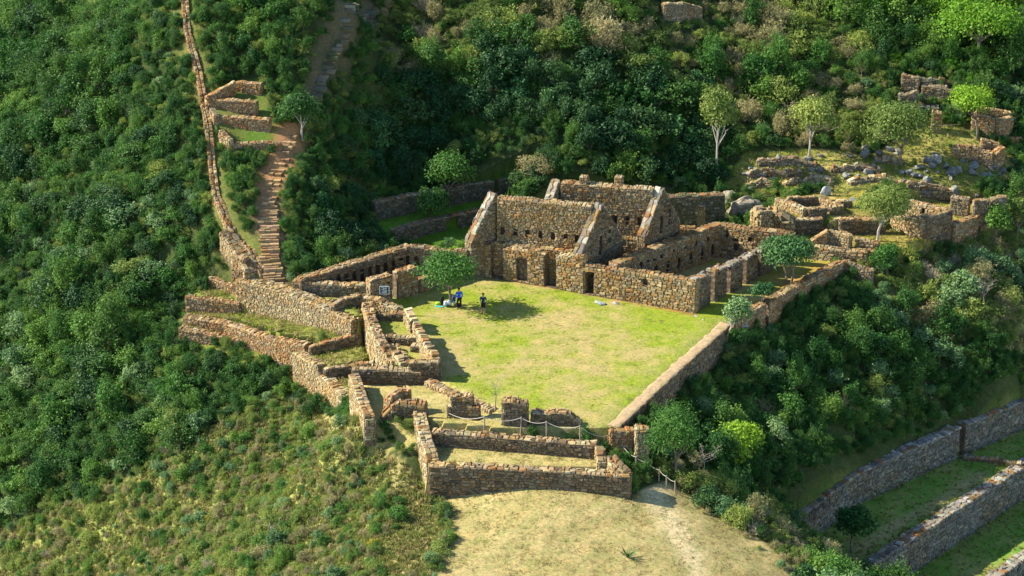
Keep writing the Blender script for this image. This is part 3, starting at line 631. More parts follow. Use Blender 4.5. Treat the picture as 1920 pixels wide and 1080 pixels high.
wall('stub_wall', 'low stub wall in front of the square stone pier', [T(1268,426,1.8,.1), T(1304,427,1.8,.1)], .7, (), 'tan', 'turf', .36, .25)
wall('back_terrace_wall', 'dark mossy retaining wall behind the farther gabled house', [T(1236,367,3.3,.3), T(1300,366,3.3,.3), T(1358,362,3.4,.5)], .9, (), 'moss', 'moss', .38, .26)
wall('rubble_bank', 'rough sunlit rubble bank right of the pale rock outcrop', [T(1416,396,3.3,.6), T(1448,395,3.0,.6), T(1470,403,2.8,.6), T(1488,416,2.2,.6)], 1.2, (), 'pale', 'pale', .5, .34, rag=.35, dep=(.05,.2), capd=(.05,.35))
# --- terraces and house left of the plaza
wall('retaining_wall', 'big sunlit retaining wall curving below the stair foot', [T(452,521,.6,-2.6), T(498,532,.6,-2.5), T(537,543,.55,-2.3), T(619,573,.4,-1.7), T(672,599,.15,-1.0)], 1.5, (), 'pale', 'pale', .3, .21, rag=.06)
wall('terrace_wall', 'reddish terrace wall ending in bushes left of the big retaining wall', [T(350,554,-1.2,-2.4), T(400,561,-1.3,-2.5), T(452,567,-1.35,-2.6)], .8, (), 'red', 'red', .3, .21)
wall('terrace_wall', 'topmost short terrace wall left of the stair foot', [T(395,520,-.3,-1.1), T(430,530,-.35,-1.15), T(452,537,-.35,-1.2)], .7, (), 'red', 'red', .3, .21)
wall('stub_wall', 'short reddish wall stub against the channel wall, higher one', [T(440,477,2.3,.6), T(462,484,2.2,.4)], .7, (), 'red', 'red', .3, .21)
wall('stub_wall', 'short reddish wall stub against the channel wall, lower one', [T(437,500,1.4,-.1), T(462,506,1.3,-.1)], .7, (), 'red', 'red', .3, .21)
wall('terrace_wall', 'middle terrace wall running down to the curved outer wall', [T(347,592,-2.3,-3.0), T(426,604,-2.3,-3.2), T(501,628,-2.2,-3.8), T(560,642,-1.9,-3.9), T(578,645,-1.8,-3.2)], .8, (), 'red', 'red', .3, .21)
wall('terrace_wall', 'lowest terrace wall on the left, broken at its right end', [T(338,613,-2.85,-3.6), T(420,629,-3.1,-4.1), T(462,644,-3.5,-4.9), T(507,663,-3.85,-5.2)], .75, (), 'red', 'red', .3, .21)
wall('curved_wall', 'tall sunlit outer wall bending round two grass terraces', [T(557,659,-2.3,-5.4), T(604,685,-2.4,-5.6), T(609,702,-3.0,-5.6), T(652,742,-2.95,-5.3)], .95, (), 'pale', 'pale', .3, .21)
wall('step_wall', 'dark low wall above the upper small grass terrace', [T(580,651,-1.75,-2.7), T(676,622,-.85,-1.9)], .55, (), 'dark', 'red', .36, .24)
wall('step_wall', 'dark low wall between the two small grass terraces', [T(608,692,-2.35,-3.4), T(704,678,-2.1,-3.2)], .55, (), 'dark', 'red', .36, .24)
h7 = thing('ruined_house', 'narrow ruined house of low cross walls along the left edge of the plaza', 'building', P(740, 660, -.4))
wall('arched_wall', None, [T(622,574,.75,-.3), T(632,565,1.0,-.3), T(648,558,1.15,-.2), T(674,553,1.2,-.2)], .6, (), 'dark', 'pale', .34, .23, parent=h7)
wall('rear_wall', None, [T(678,554,1.1,-.4), T(712,561,1.0,-.4), T(750,577,.8,-.3)], .75, (), 'pale', 'pale', .36, .24, parent=h7)
wall('side_wall', None, [T(687,570,.85,-2.5), T(700,605,.85,-2.5), T(716,643,.75,-2.6), T(726,658,.35,-2.6), T(744,684,-.25,-2.6)], .75, (), 'pale', 'red', .36, .24, rag=.14, parent=h7, capd=(.02,.2))
wall('plaza_wall', None, [T(764,582,1.1,-.1), T(777,600,1.15,-.1), T(800,643,1.35,-.1), T(819,672,1.5,-.1)], .62, [(777,781,-.2,9,'t')], 'pale', 'pale', .36, .24, rag=.22, parent=h7, capd=(.03,.25))
wall('front_wall', None, [T(768,677,1.35,-.3), T(824,676,1.5,-.1)], .7, (), 'dark', 'pale', .42, .27, parent=h7)
wall('cross_wall', None, [T(703,585,.6,-.7), T(759,587,.65,-.6)], .6, (), 'dark', 'turf', .36, .24, rag=.2, parent=h7)
wall('cross_wall', None, [T(719,629,.6,-.7), T(788,632,.7,-.6)], .6, (), 'dark', 'pale', .36, .24, parent=h7)
wall('cross_wall', None, [T(771,646,.5,-.6), T(791,648,.5,-.6)], .6, (), 'dark', 'pale', .36, .24, parent=h7)
wall('inner_wall', None, [T(733,650,.25,-.6), T(748,666,.2,-.6), T(762,682,.2,-.6)], 1.0, (), 'pale', 'pale', .4, .26, rag=.25, parent=h7, capd=(.03,.3))
h8 = thing('open_court', 'open grassy court enclosed by thick walls in front of the narrow ruined house', 'building', P(690, 790, -.4))
wall('rear_wall', None, [T(661,691,.7,-.6), T(730,692,.7,-.6), T(791,694,.7,-.6)], .8, (), 'dark', 'pale', .42, .27, parent=h8)
wall('side_wall', None, [T(664,701,.65,-2.9), T(678,744,.55,-2.6), T(693,784,.4,-1.2)], .75, (), 'pale', 'red', .38, .26, parent=h8)
wall('kerb_wall', 'low stone kerb between the open court and the plaza lawn', [T(802,714,.05,-.6), T(860,739,.05,-.5), T(925,768,.05,-.5)], .7, (), 'pale', 'pale', .36, .24, rag=.1)
wall('broken_wall', 'upper broken wall piece near the open court', [T(726,747,.95,-.8), T(745,732,1.3,-.7), T(768,727,1.35,-.7)], .8, (), 'red', 'red', .38, .25, rag=.2, capd=(.03,.25))
wall('broken_wall', 'lower broken wall piece at the front left corner', [T(716,779,-.1,-2.0), T(732,766,.4,-1.6), T(750,754,.85,-1.2), T(799,757,.9,-1.0)], .75, (), 'dark', 'turf', .38, .25, rag=.2, capd=(.03,.25))
wall('flank_wall', 'thick sunlit flank wall running down to the front retaining wall', [T(785,764,.5,-2.0), T(796,812,.1,-2.6), T(812,864,-.85,-3.3)], .8, (), 'pale', 'pale', .4, .27)
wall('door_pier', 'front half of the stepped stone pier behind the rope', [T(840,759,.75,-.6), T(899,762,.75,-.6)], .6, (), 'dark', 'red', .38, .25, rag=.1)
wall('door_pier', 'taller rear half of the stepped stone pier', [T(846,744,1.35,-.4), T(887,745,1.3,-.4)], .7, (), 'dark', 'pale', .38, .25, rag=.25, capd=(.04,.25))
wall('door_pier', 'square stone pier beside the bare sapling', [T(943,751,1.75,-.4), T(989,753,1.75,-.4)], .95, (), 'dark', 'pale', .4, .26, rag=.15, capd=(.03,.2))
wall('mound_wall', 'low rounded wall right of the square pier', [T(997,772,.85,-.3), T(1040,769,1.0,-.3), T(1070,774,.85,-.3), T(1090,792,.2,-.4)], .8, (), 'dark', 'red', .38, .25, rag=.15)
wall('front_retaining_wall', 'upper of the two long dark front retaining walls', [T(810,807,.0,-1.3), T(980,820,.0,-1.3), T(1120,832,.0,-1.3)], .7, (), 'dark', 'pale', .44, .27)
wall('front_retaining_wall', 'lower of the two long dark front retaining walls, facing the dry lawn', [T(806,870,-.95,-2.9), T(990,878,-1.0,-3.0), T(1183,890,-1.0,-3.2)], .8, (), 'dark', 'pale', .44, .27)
wall('return_wall', 'pale stepped wall end closing the upper front terrace on the right', [T(1124,836,.0,-1.3), T(1129,866,-.55,-1.4)], .6, (), 'pale', 'pale', .38, .25)
wall('return_wall', 'pale wall end sloping down to the right corner of the front terrace', [T(1146,856,-.2,-1.8), T(1158,870,-.5,-2.6), T(1178,888,-.95,-3.1)], .7, (), 'pale', 'red', .38, .25)
wall('gate_pier', 'squat stone gate pier at the end of the walkway', [T(1192,801,.6,-3.6), T(1216,803,.5,-3.6)], .95, (), 'pale', 'red', .36, .24, rag=.15)
wall('gate_wall', 'shaded wall between walkway and gate pier', [T(1144,807,.15,-2.6), T(1188,804,.2,-3.2)], .6, (), 'red', 'turf', .38, .25)
# --- terraces high on the spur
def TT(a, b, z, h, *mid): return [T(a[0], a[1], z, z-h), *[T(m[0], m[1], z, z-h) for m in mid], T(b[0], b[1], z, z-h)]
def zs(px, py): return HP(px, py, 154, .45, .62)[2]
for lab, a, b, h in (('topmost small terrace wall beside the channel', (444,152), (492,156), 1.3), ('second small terrace wall from the top beside the channel', (387,184), (482,190), 1.2),
                     ('tall reddish small terrace wall, third from the top beside the channel', (408,217), (507,223), 1.9), ('lowest small terrace wall above the bushes', (436,266), (527,267), 1.5)):
    z = zs((a[0]+b[0])/2, a[1]) + .15; wall('terrace_wall', lab, TT(a, b, z, h), .6, (), 'red', 'red', .34, .22, big=False)
for lab, a, b in (('slanting kerb left of the topmost small terrace', (386,181), (440,153)), ('side kerb of the third small terrace', (397,203), (406,216)), ('side kerb of the lowest small terrace', (414,243), (434,265))):
    wall('kerb_wall', lab, [(*P(*a, zs(*a)+.3)[:2], zs(*a)+.3, zs(*a)-.8), (*P(*b, zs(*b)+.3)[:2], zs(*b)+.3, zs(*b)-.8)], .45, (), 'red', 'red', .34, .22, big=False)
# --- mossy terraces behind the niche hall
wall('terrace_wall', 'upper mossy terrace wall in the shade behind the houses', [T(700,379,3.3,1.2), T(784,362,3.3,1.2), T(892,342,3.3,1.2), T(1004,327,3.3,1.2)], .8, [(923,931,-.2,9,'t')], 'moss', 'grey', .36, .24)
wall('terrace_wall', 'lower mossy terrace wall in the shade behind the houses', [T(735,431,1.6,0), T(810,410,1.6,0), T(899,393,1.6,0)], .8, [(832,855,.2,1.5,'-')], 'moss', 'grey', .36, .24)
# --- great agricultural terraces at the lower right
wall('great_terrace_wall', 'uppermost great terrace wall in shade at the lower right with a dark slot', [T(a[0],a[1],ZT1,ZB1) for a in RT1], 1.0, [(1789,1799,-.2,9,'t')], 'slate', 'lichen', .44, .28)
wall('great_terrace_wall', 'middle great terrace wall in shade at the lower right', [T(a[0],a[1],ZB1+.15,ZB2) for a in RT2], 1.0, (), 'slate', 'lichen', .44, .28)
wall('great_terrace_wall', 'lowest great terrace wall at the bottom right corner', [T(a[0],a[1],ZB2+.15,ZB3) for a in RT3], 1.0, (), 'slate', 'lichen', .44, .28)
wall('cross_kerb', 'low dark kerb crossing the great terrace below the slot', [T(1803,853,ZB1+.35,ZB1-.2), T(1860,859,ZB1+.35,ZB1-.2), T(1916,868,ZB1+.35,ZB1-.2)], .5, (), 'dark', 'grey', .4, .25)
# --- ruins up the right slope
h9 = thing('slope_house', 'small roofless ruin behind the bright tree on the right slope', 'building', G(1862, 256))
wall('front_wall', None, [GB(1822,241,1.6), GB(1862,257,1.7)], .7, (), 'red', 'pale', .36, .24, parent=h9)
wall('side_wall', None, [GB(1866,257,1.7), GB(1893,247,1.6)], .7, (), 'red', 'pale', .36, .24, parent=h9)
wall('rear_wall', None, [GB(1830,228,1.5), GB(1893,238,1.5)], .6, (), 'red', 'pale', .36, .24, parent=h9)
h10 = thing('slope_ruin', 'ruined walls above the boulders below the bright tree', 'building', G(1860, 312))
wall('front_wall', None, [GB(1786,288,.9), GB(1830,300,1.2), GB(1860,314,1.5)], .8, (), 'red', 'red', .36, .24, rag=.25, parent=h10)
wall('side_wall', None, [GB(1862,314,1.5), GB(1877,303,1.5)], .7, (), 'red', 'red', .36, .24, parent=h10)
wall('rear_wall', None, [GB(1838,284,1.3), GB(1872,292,1.2)], .6, (), 'red', 'red', .36, .24, parent=h10)
wall('stone_column', 'tall narrow reddish wall fragment left of the bright tree', [GB(1746,244,2.1), GB(1763,246,1.9)], .8, (), 'red', 'pale', .36, .24, rag=.2)
wall('ruined_wall', 'uppermost dim ruined wall under the trees on the right slope', [GB(1690,166,1.5), GB(1722,174,1.5)], .7, (), 'grey', 'grey', .36, .24, rag=.2)
wall('ruined_wall', 'second dim ruined wall under the trees on the right slope', [GB(1684,196,1.1), GB(1718,200,1.5)], .7, (), 'grey', 'grey', .36, .24, rag=.2)
wall('ruined_wall', 'dim ruined wall left of the bright tree crown', [GB(1728,178,1.1), GB(1784,190,1.2)], .7, (), 'grey', 'grey', .36, .24, rag=.2)
wall('ruined_wall', 'ruined wall among trees at the top edge', [GB(1243,32,1.4), GB(1280,36,1.7), GB(1312,34,1.2)], .8, (), 'grey', 'grey', .36, .24, rag=.2)
for i, (a, h, pal) in enumerate((([(1398,352),(1430,346),(1462,350)], .7, 'pale'), ([(1405,330),(1450,326),(1500,330)], .8, 'grey'), ([(1470,345),(1520,340),(1560,345)], .7, 'pale'), ([(1420,308),(1470,305),(1530,310)], .8, 'grey'),
        ([(1560,322),(1610,318),(1650,324)], .9, 'grey'), ([(1590,345),(1640,338),(1690,346)], .8, 'pale'), ([(1640,300),(1690,306)], .8, 'grey'), ([(1700,350),(1745,356),(1785,364)], .9, 'grey'),
        ([(1700,150),(1740,158),(1780,160)], 1.0, 'moss'), ([(1720,205),(1760,212)], .9, 'moss'), ([(1740,170),(1775,176)], 1.0, 'grey'), ([(1880,262),(1915,270)], .8, 'red'))):
    side = ('lowest', 'second lowest', 'third lowest', 'fourth lowest', 'long', 'pale', 'short', 'right-hand', 'uppermost', 'short', 'middle', 'rightmost')[i]
    where = ('behind the low square room', 'behind the low square room', 'left of the airy grey-green tree', 'under the pale-trunked trees', 'left of the broad olive tree', 'above the airy grey-green tree', 'beneath the broad olive tree', 'among the boulders above the corner house', 'in the shade left of the bright tree', 'left of the tall reddish wall fragment', 'in the shade left of the bright tree', 'below the small ruin at the right edge')[i]
    wall('rubble_terrace', '%s low rubble terrace wall %s' % (side, where), [GB(p[0], p[1], h*.5) for p in a], .6, (), pal, pal, .44, .3, rag=.35, dep=(.04,.16), capd=(.04,.25), big=False)
# --- stone water channel down the spur
def densify(g, step):
    out = [Vector(g[0])]
    for a, b in zip(g[:-1], g[1:]):
        a, b = Vector(a), Vector(b); n = max(1, int((b-a).length/step))
        out += [a.lerp(b, (i+1)/n) for i in range(n)]
    return out
chan = thing('water_channel', 'narrow stone channel wall running straight down the steep spur', 'channel', stair_wall_g[4])
cl = densify(stair_wall_g, 1.6); cl = [Vector((p.x, p.y, ground(p.x, p.y))) for p in cl]
for k, off in ((0, .19), (1, -.19)):
    wall('side_wall', None, [(p.x, p.y, p.z+(.3 if i < len(cl)-7 else .3-.03*(i-len(cl)+7)), p.z-1.0) for i, p in enumerate(cl)], .25, (), 'red', 'red', .34, .2, rag=.12, parent=chan, off=off, capd=(.02,.16), big=False)

ramp_g = gpoly([(436,432),(452,452),(470,476),(488,508)])
wall('ramp_wall', 'wall widening from the channel down into the big retaining wall', [(p[0], p[1], p[2]+.22, p[2]-1.2) for p in ramp_g], 1.3, (), 'pale', 'pale', .34, .22, rag=.08, off=-.75)
# ------------------------------------------------------------------ stairs
def stair(name, label, line, n, width, rise, tread, mat, pal, wob=.12, jit=.05):
    g = densify(line, .25); L = [0.0]
    for a, b in zip(g[:-1], g[1:]): L.append(L[-1] + (b-a).length)
    root = thing(name, label, 'stairs', tuple(g[0])); rg = random.Random(n)
    for k in range(n):
        d = L[-1]*(k+.5)/n; i = max(j for j in range(len(L)) if L[j] <= d); p = g[i]; q = g[min(i+1, len(g)-1)]
        dr = Vector((g[min(i+4, len(g)-1)].x - g[max(0, i-4)].x, g[min(i+4, len(g)-1)].y - g[max(0, i-4)].y)).normalized(); sd = Vector((-dr.y, dr.x))
        w_ = width*rg.uniform(1-wob, 1+wob)*.5; z = ground(p.x, p.y) + rise*.55; m = MB(); nn = rg.choice((2, 3)); sh = rg.uniform(-.12, .12)
        prof = [(-.5, -rise*1.6), (-.5, -rise*.12), (-.38, 0), (.5, .02)]
        for j in range(nn):                                     # a row of edge stones makes up one step
            a0 = -w_ + 2*w_*j/nn + .015 + sh; a1 = -w_ + 2*w_*(j+1)/nn - .015 + sh; o1 = rg.uniform(-jit, jit); o2 = rg.uniform(-jit, jit)*.6; vs = []
            for a in (a0, a1):
                for t, h in prof:
                    c = Vector((p.x, p.y)) + sd*a + dr*(t*tread + o1); vs.append((c.x - p.x, c.y - p.y, h + o2))
            m.add(vs, [[0,1,2,3],[7,6,5,4],[0,4,5,1],[1,5,6,2],[2,6,7,3]], pick(rg, pal))
        so = link('step', m.mesh('step'), M[mat], root); so.location = (p.x-root.location.x, p.y-root.location.y, z-root.location.z)
    return root
stair('stone_stairs', 'steep flight of stone steps beside the channel wall', stair_lo_g, 26, 1.6, .24, .34, 'stone', 'path', .1, .05)
stair('earth_stairs', 'worn orange earth steps climbing above the stone flight', stair_mid_g, 13, 1.3, .2, .4, 'stone', 'path', .2, .1)
stair('stone_stairs', 'overgrown dark flight of steps high on the slope', stair_up_g, 34, 2.0, .2, .36, 'stone', 'moss', .25, .12)
tl = [P(1541, 430, .95), P(1573, 407, 2.35)]
r_ = thing('terrace_stair', 'little stone stair between two terrace walls at the back right', 'stairs', tl[0])
for k in range(7):
    a = Vector(tl[0]).lerp(Vector(tl[1]), (k+.5)/7); m = MB(); m.box((-.32, -.5, -.9), (.32, .5, .0), pick(R, 'pale')); m.box((-.36, -.52, -.1), (.34, .52, .03), pick(R, 'pale'))
    o = link('step', m.mesh('step'), M['stone'], r_); o.location = a - r_.location + Vector((0, .1, 0)); o.rotation_euler.z = R.uniform(-.06, .06)

# ------------------------------------------------------------------ plants
def crown_mesh(seed, n, lobes, rx, rz, leaf, zc=0., spread=.74, flat=.0, long=1.6, under=-.35, lobe_r=(.22, .46), sprigs=True):
    rg = random.Random(seed); m = MB(); L = []; ax, ay = rg.uniform(.72, 1.2), rg.uniform(.72, 1.2); shear = Vector((rg.uniform(-.25, .25), rg.uniform(-.25, .25), 0))
    if not sprigs: ax, ay, shear = 1.08, 1.08, shear*.2
    spr = []
    for k in range(18 if sprigs else 0):
        a = rg.uniform(0, 6.283); e = rg.uniform(-.1, 1.3); d = Vector((math.cos(a)*math.cos(e)*rx, math.sin(a)*math.cos(e)*rx, math.sin(e)*rz)); spr.append((d, rg.uniform(1.0, 1.45), rg.uniform(-.2, .35)))
    for k in range(lobes):
        a = rg.uniform(0, 2*math.pi); e = rg.uniform(under*.6, 1); r = spread*math.sqrt(rg.uniform(.1, 1)); c = math.sqrt(max(0, 1-e*e*.8))
        L.append((Vector((math.cos(a)*r*c*rx, math.sin(a)*r*c*rx, zc + e*spread*rz)), rg.uniform(*lobe_r), rg.uniform(-.28, .28)))
    for i in range(n):
        c, lr, tone = L[rg.randrange(lobes)]
        while True:
            d = Vector((rg.gauss(0, 1), rg.gauss(0, 1), rg.gauss(.25, 1))).normalized()
            if d.z > under-.35: break
        k = rg.uniform(.62, 1.12) if rg.random() < .85 else rg.uniform(1.1, 1.4)
        p = c + Vector((d.x*lr*rx, d.y*lr*rx, d.z*lr*rz))*k
        p = Vector((p.x*ax, p.y*ay, p.z)) + shear*p.z
        if spr and rg.random() < .16:
            sd_, sl, tone = rg.choice(spr); p = Vector((0, 0, zc*.8)) + sd_*sl*rg.uniform(.55, 1.0) + Vector((rg.gauss(0, .07)*rx, rg.gauss(0, .07)*rx, rg.gauss(0, .07)*rx))
        nrm = (d*.8 + Vector((rg.gauss(0, .55), rg.gauss(0, .55), rg.gauss(.25, .55)))).normalized()
        t = nrm.orthogonal().normalized(); t = Matrix.Rotation(rg.uniform(0, 6.283), 3, nrm) @ t; b = nrm.cross(t)
        s_ = leaf*rg.uniform(.6, 1.35); w_ = s_/long
        f = min(1, max(0, .42 + tone + rg.gauss(0, .22)))
        m.add([tuple(p - t*s_*.5), tuple(p + b*w_*.5 - nrm*s_*.1), tuple(p + t*s_*.5), tuple(p - b*w_*.5 - nrm*s_*.1)], [[0, 1, 2, 3]], (f, f, f))
    return m
def stem_mesh(seed, h, r, rx, n=5, base=0., lean=.12, sub=2):
    rg = random.Random(seed+99); m = MB()
    top = Vector((rg.uniform(-lean, lean)*h, rg.uniform(-lean, lean)*h, h)); fork = top*.55
    m.tube([(0, 0, base-.25), tuple(fork*.5 + Vector((rg.uniform(-.05, .05), rg.uniform(-.05, .05), 0))*h), tuple(fork)], [r*1.25, r, r*.8], 6)
    for k in range(n):
        a = 2*math.pi*k/n + rg.uniform(-.4, .4); e = Vector((math.cos(a)*rx*rg.uniform(.4, .85), math.sin(a)*rx*rg.uniform(.4, .85), h*rg.uniform(.8, 1.25)))
        mid = fork.lerp(e, .5) + Vector((rg.uniform(-.1, .1), rg.uniform(-.1, .1), rg.uniform(-.02, .12)))*h
        m.tube([tuple(fork*rg.uniform(.75, 1)), tuple(mid), tuple(e)], [r*.62, r*.4, r*.15], 5)
        for j in range(sub):
            q = mid.lerp(e, rg.uniform(0, .6)); m.tube([tuple(q), tuple(q + Vector((rg.gauss(0, .3)*rx, rg.gauss(0, .3)*rx, rg.uniform(.1, .4)*h)))], [r*.25, r*.07], 4)
    return m
# shrub prototypes of unit radius: (crown, stem)
PROTO = {}
def proto(sp, k, n, lobes, rz, leaf, zc, long=1.6, stem_h=.8, bark='bark', **kw):
    cm = crown_mesh(hash_(sp)+k*17, n, lobes, 1.0, rz, leaf, zc, long=long, **kw).mesh('crown_'+sp); cm.materials.append(LEAF[sp])
    sm = stem_mesh(hash_(sp)+k, stem_h, .045, .7, 5).mesh('stem_'+sp); sm.materials.append(M[bark])
    PROTO.setdefault(sp, []).append((cm, sm))
def hash_(t): return sum(ord(c)*(i+3) for i, c in enumerate(t)) % 9973
for k in range(5): proto('dark', k, 2000, 12+k*3, (1.0, 1.3, .85, 1.15, 1.5)[k], .135, .55+.1*k, (1.6, 2.4)[k % 2])
for k in range(5): proto('mid', k, 2000, 11+k*3, (.95, 1.2, .8, 1.05, 1.4)[k], .13, .55, (1.6, 2.6)[k % 2])
for k in range(4): proto('deep', k, 2000, 14+k*2, (1.1, 1.4, .95, 1.25)[k], .135, .6)
for k in range(2): proto('bright', k, 1900, 14, .95, .13, .55)
for k in range(3): proto('olive', k, 1900, 16, (.9, 1.1, .75)[k], .13, .5, 2.4)
for k in range(3): proto('dry', k, 1700, 16, (.95, 1.15, .8)[k], .15, .5, 3.4, bark='dead')
for k in range(3): proto('sage', k, 1800, 14, (.95, 1.15, .8)[k], .13, .5, 1.6)
for k in range(2): proto('yellow', k, 1000, 14, .7, .13, .35, 1.8)
for k in range(2): proto('glossy', k, 1300, 12, (1.1, .95)[k], .16, .6)
for k in range(3):
    tm = MB(); trg = random.Random(70+k)
    for i in range(46):
        a = trg.uniform(0, 6.28); e = trg.uniform(.5, 1.4); d = Vector((math.cos(a)*math.cos(e), math.sin(a)*math.cos(e), math.sin(e))); L_ = trg.uniform(.7, 1.35); bend = Vector((trg.gauss(0, .15), trg.gauss(0, .15), .1))
        p1 = d*L_*.5; p2 = d*L_ + bend; tm.tube([(0, 0, 0), tuple(p1), tuple(p2)], [.022, .014, .006], 4, (.6, .6, .6))
        for j in range(4):
            q0 = p1.lerp(p2, trg.uniform(0, .9)); tm.tube([tuple(q0), tuple(q0 + Vector((trg.gauss(0, .16), trg.gauss(0, .16), trg.uniform(.05, .25))))], [.010, .004], 3, (.8, .8, .8))
    tmm = tm.mesh('twigs'); tmm.materials.append(LEAF['twig']); ts = stem_mesh(80+k, .6, .04, .5, 5).mesh('stem_twig'); ts.materials.append(M['pale_bark']); PROTO.setdefault('twig', []).append((tmm, ts))
def tuft_mesh(seed, n, h, r):
    rg = random.Random(seed); m = MB()
    for i in range(n):
        a = rg.uniform(0, 6.283); d = Vector((math.cos(a), math.sin(a), 0)); p = Vector((rg.gauss(0, r), rg.gauss(0, r), -.02)); hh = h*rg.uniform(.5, 1.2); w_ = .02 + .05*h
        s_ = Vector((-d.y, d.x, 0))*w_; f = rg.random()
        m.add([tuple(p-s_), tuple(p+s_), tuple(p + d*hh*.15 + Vector((0, 0, hh*.7)) + s_*.5), tuple(p + d*hh*rg.uniform(.2, .55) + Vector((0, 0, hh)))], [[0, 1, 2, 3]], (f, f, f))
    return m
def gn_scatter(name, label, cat, pts, protos):
    """one stuff object: many plants that nobody could count, instanced on points (x,y,z,scale,rot,idx)"""
    col = bpy.data.collections.new(name+'_kinds')
    for i, (c, s_) in enumerate(protos):
        o = bpy.data.objects.new('%s_kind_%02d' % (name, i), None) if False else None
        bm = bmesh.new(); bm.from_mesh(c); nm = len(bm.faces)
        me = bpy.data.meshes.new('kind')
        if s_ is not None: bm.from_mesh(s_)
        bm.faces.ensure_lookup_table()
        for f in bm.faces[nm:]: f.material_index = 1
        bm.to_mesh(me); bm.free(); me.materials.append(c.materials[0])
        if s_ is not None: me.materials.append(s_.materials[0])
        col.objects.link(bpy.data.objects.new('kind_%02d' % i, me))
    a = np.array(pts, dtype=np.float32); me = bpy.data.meshes.new(name); me.from_pydata(a[:, :3].tolist(), [], [])
    at = me.attributes.new('rot', 'FLOAT', 'POINT'); at.data.foreach_set('value', a[:, 4].copy())
    zf = .62 + .55*((a[:, 4]*7.31) % 1); at = me.attributes.new('scl', 'FLOAT_VECTOR', 'POINT'); at.data.foreach_set('vector', np.stack([a[:, 3], a[:, 3], a[:, 3]*zf], 1).ravel())
    at = me.attributes.new('idx', 'INT', 'POINT'); at.data.foreach_set('value', a[:, 5].astype(np.int32))
    o = link(name, me); tag(o, label, cat, kind='stuff')
    ng = bpy.data.node_groups.new(name, 'GeometryNodeTree'); ng.interface.new_socket('Geometry', in_out='INPUT', socket_type='NodeSocketGeometry'); ng.interface.new_socket('Geometry', in_out='OUTPUT', socket_type='NodeSocketGeometry')
    N = ng.nodes; Lk = ng.links; gi = N.new('NodeGroupInput'); go = N.new('NodeGroupOutput'); ip = N.new('GeometryNodeInstanceOnPoints'); ci = N.new('GeometryNodeCollectionInfo')
    ci.inputs['Collection'].default_value = col; ci.inputs['Separate Children'].default_value = True; ci.inputs['Reset Children'].default_value = True
    def attr(nm, t):
        n = N.new('GeometryNodeInputNamedAttribute'); n.data_type = t; n.inputs['Name'].default_value = nm; return n.outputs['Attribute']
    cx = N.new('ShaderNodeCombineXYZ'); Lk.new(attr('rot', 'FLOAT'), cx.inputs[2]); e2r = N.new('FunctionNodeEulerToRotation'); Lk.new(cx.outputs[0], e2r.inputs[0])
    Lk.new(gi.outputs[0], ip.inputs['Points']); Lk.new(ci.outputs[0], ip.inputs['Instance']); ip.inputs['Pick Instance'].default_value = True
    Lk.new(attr('idx', 'INT'), ip.inputs['Instance Index']); Lk.new(e2r.outputs[0], ip.inputs['Rotation']); Lk.new(attr('scl', 'FLOAT_VECTOR'), ip.inputs['Scale']); Lk.new(ip.outputs[0], go.inputs[0])
    md = o.modifiers.new('scatter', 'NODES'); md.node_group = ng
    return o

# --- single trees
def tree(name, label, cpx, cpy, wpx, hpx, bpx, bpy_, sp, n=2600, leaf=.2, lobes=16, bark='bark', bz=None, trunks=1, group=None, long=1.6, under=-.25, spread=.62, lobe_r=(.34,.5), r=.1, cat='tree', limbs=6):
    """crown centre and size as surveyed, trunk foot on the ground"""
    b = Vector(P(bpx, bpy_, bz)) if bz is not None else Vector(G(bpx, bpy_))
    dist = b.y*CT - (b.z-CAMH)*ST; mpp = dist/F                     # metres per photo pixel at the tree
    x = (cpx-960)*mpp - b.x; zc = (bpy_-cpy)*mpp/CT; rx = wpx*mpp/2; rz = hpx*mpp/2
    root = thing(name, label, cat, tuple(b), group)
    sd = int(cpx*7+cpy); leaf *= 1.25; n = int(n*1.25)
    cm = crown_mesh(sd, n, lobes, rx/(spread+.36), rz/(spread*.8+.36), leaf, 0, long=long, under=under, spread=spread, lobe_r=lobe_r, sprigs=False).mesh('crown'); cm.materials.append(LEAF[sp])
    c = link('crown', cm, None, root); c.location = (x, 0, zc - .22*rz)
    for k in range(trunks):
        h = max(.5, zc*.95); sm = stem_mesh(sd+k, h, r, rx*.8, limbs, lean=.05); o = link('trunk', sm.mesh('trunk'), M[bark], root)
        o.location = ((k-.5*(trunks-1))*.45, 0, 0); o.rotation_euler = (0, math.atan2(x, max(zc, .5))*.8 + (k-.5*(trunks-1))*.1, k*1.3)
    return root
tree('shade_tree', 'spreading green tree at the left of the plaza with bags round its trunk', 840, 512, 124, 74, 843, 574, 'mid', 4200, .17, 22, bz=0, r=.12, under=-.1)
tree('round_tree', 'dense dark domed tree on two trunks beside the roofless hall', 1476, 474, 106, 66, 1478, 531, 'glossy', 4200, .19, 20, bz=0, trunks=2, under=-.1, spread=.55, lobe_r=(.36,.46))
tree('young_tree', 'small tufted tree standing against the low parapet wall', 1430, 545, 46, 32, 1427, 588, 'glossy', 1200, .15, 9, r=.06, bark='pale_bark')
tree('young_tree', 'slender grey-green tree at the end of the walkway', 1381, 584, 58, 56, 1362, 640, 'sage', 1800, .15, 12, r=.07, bark='pale_bark')
tree('olive_tree', 'airy grey-green tree in front of the corner house', 1656, 384, 112, 72, 1646, 450, 'olive', 5200, .17, 24, bz=1.0, r=.11, long=2.2, bark='pale_bark')
tree('bright_tree', 'bright green tree beside the ruin on the right slope', 1818, 192, 92, 62, 1831, 262, 'bright', 2600, .2, 16, r=.11)
tree('broad_tree', 'broad olive green tree above the boulders', 1685, 240, 150, 92, 1690, 310, 'olive', 4200, .2, 24, r=.14)
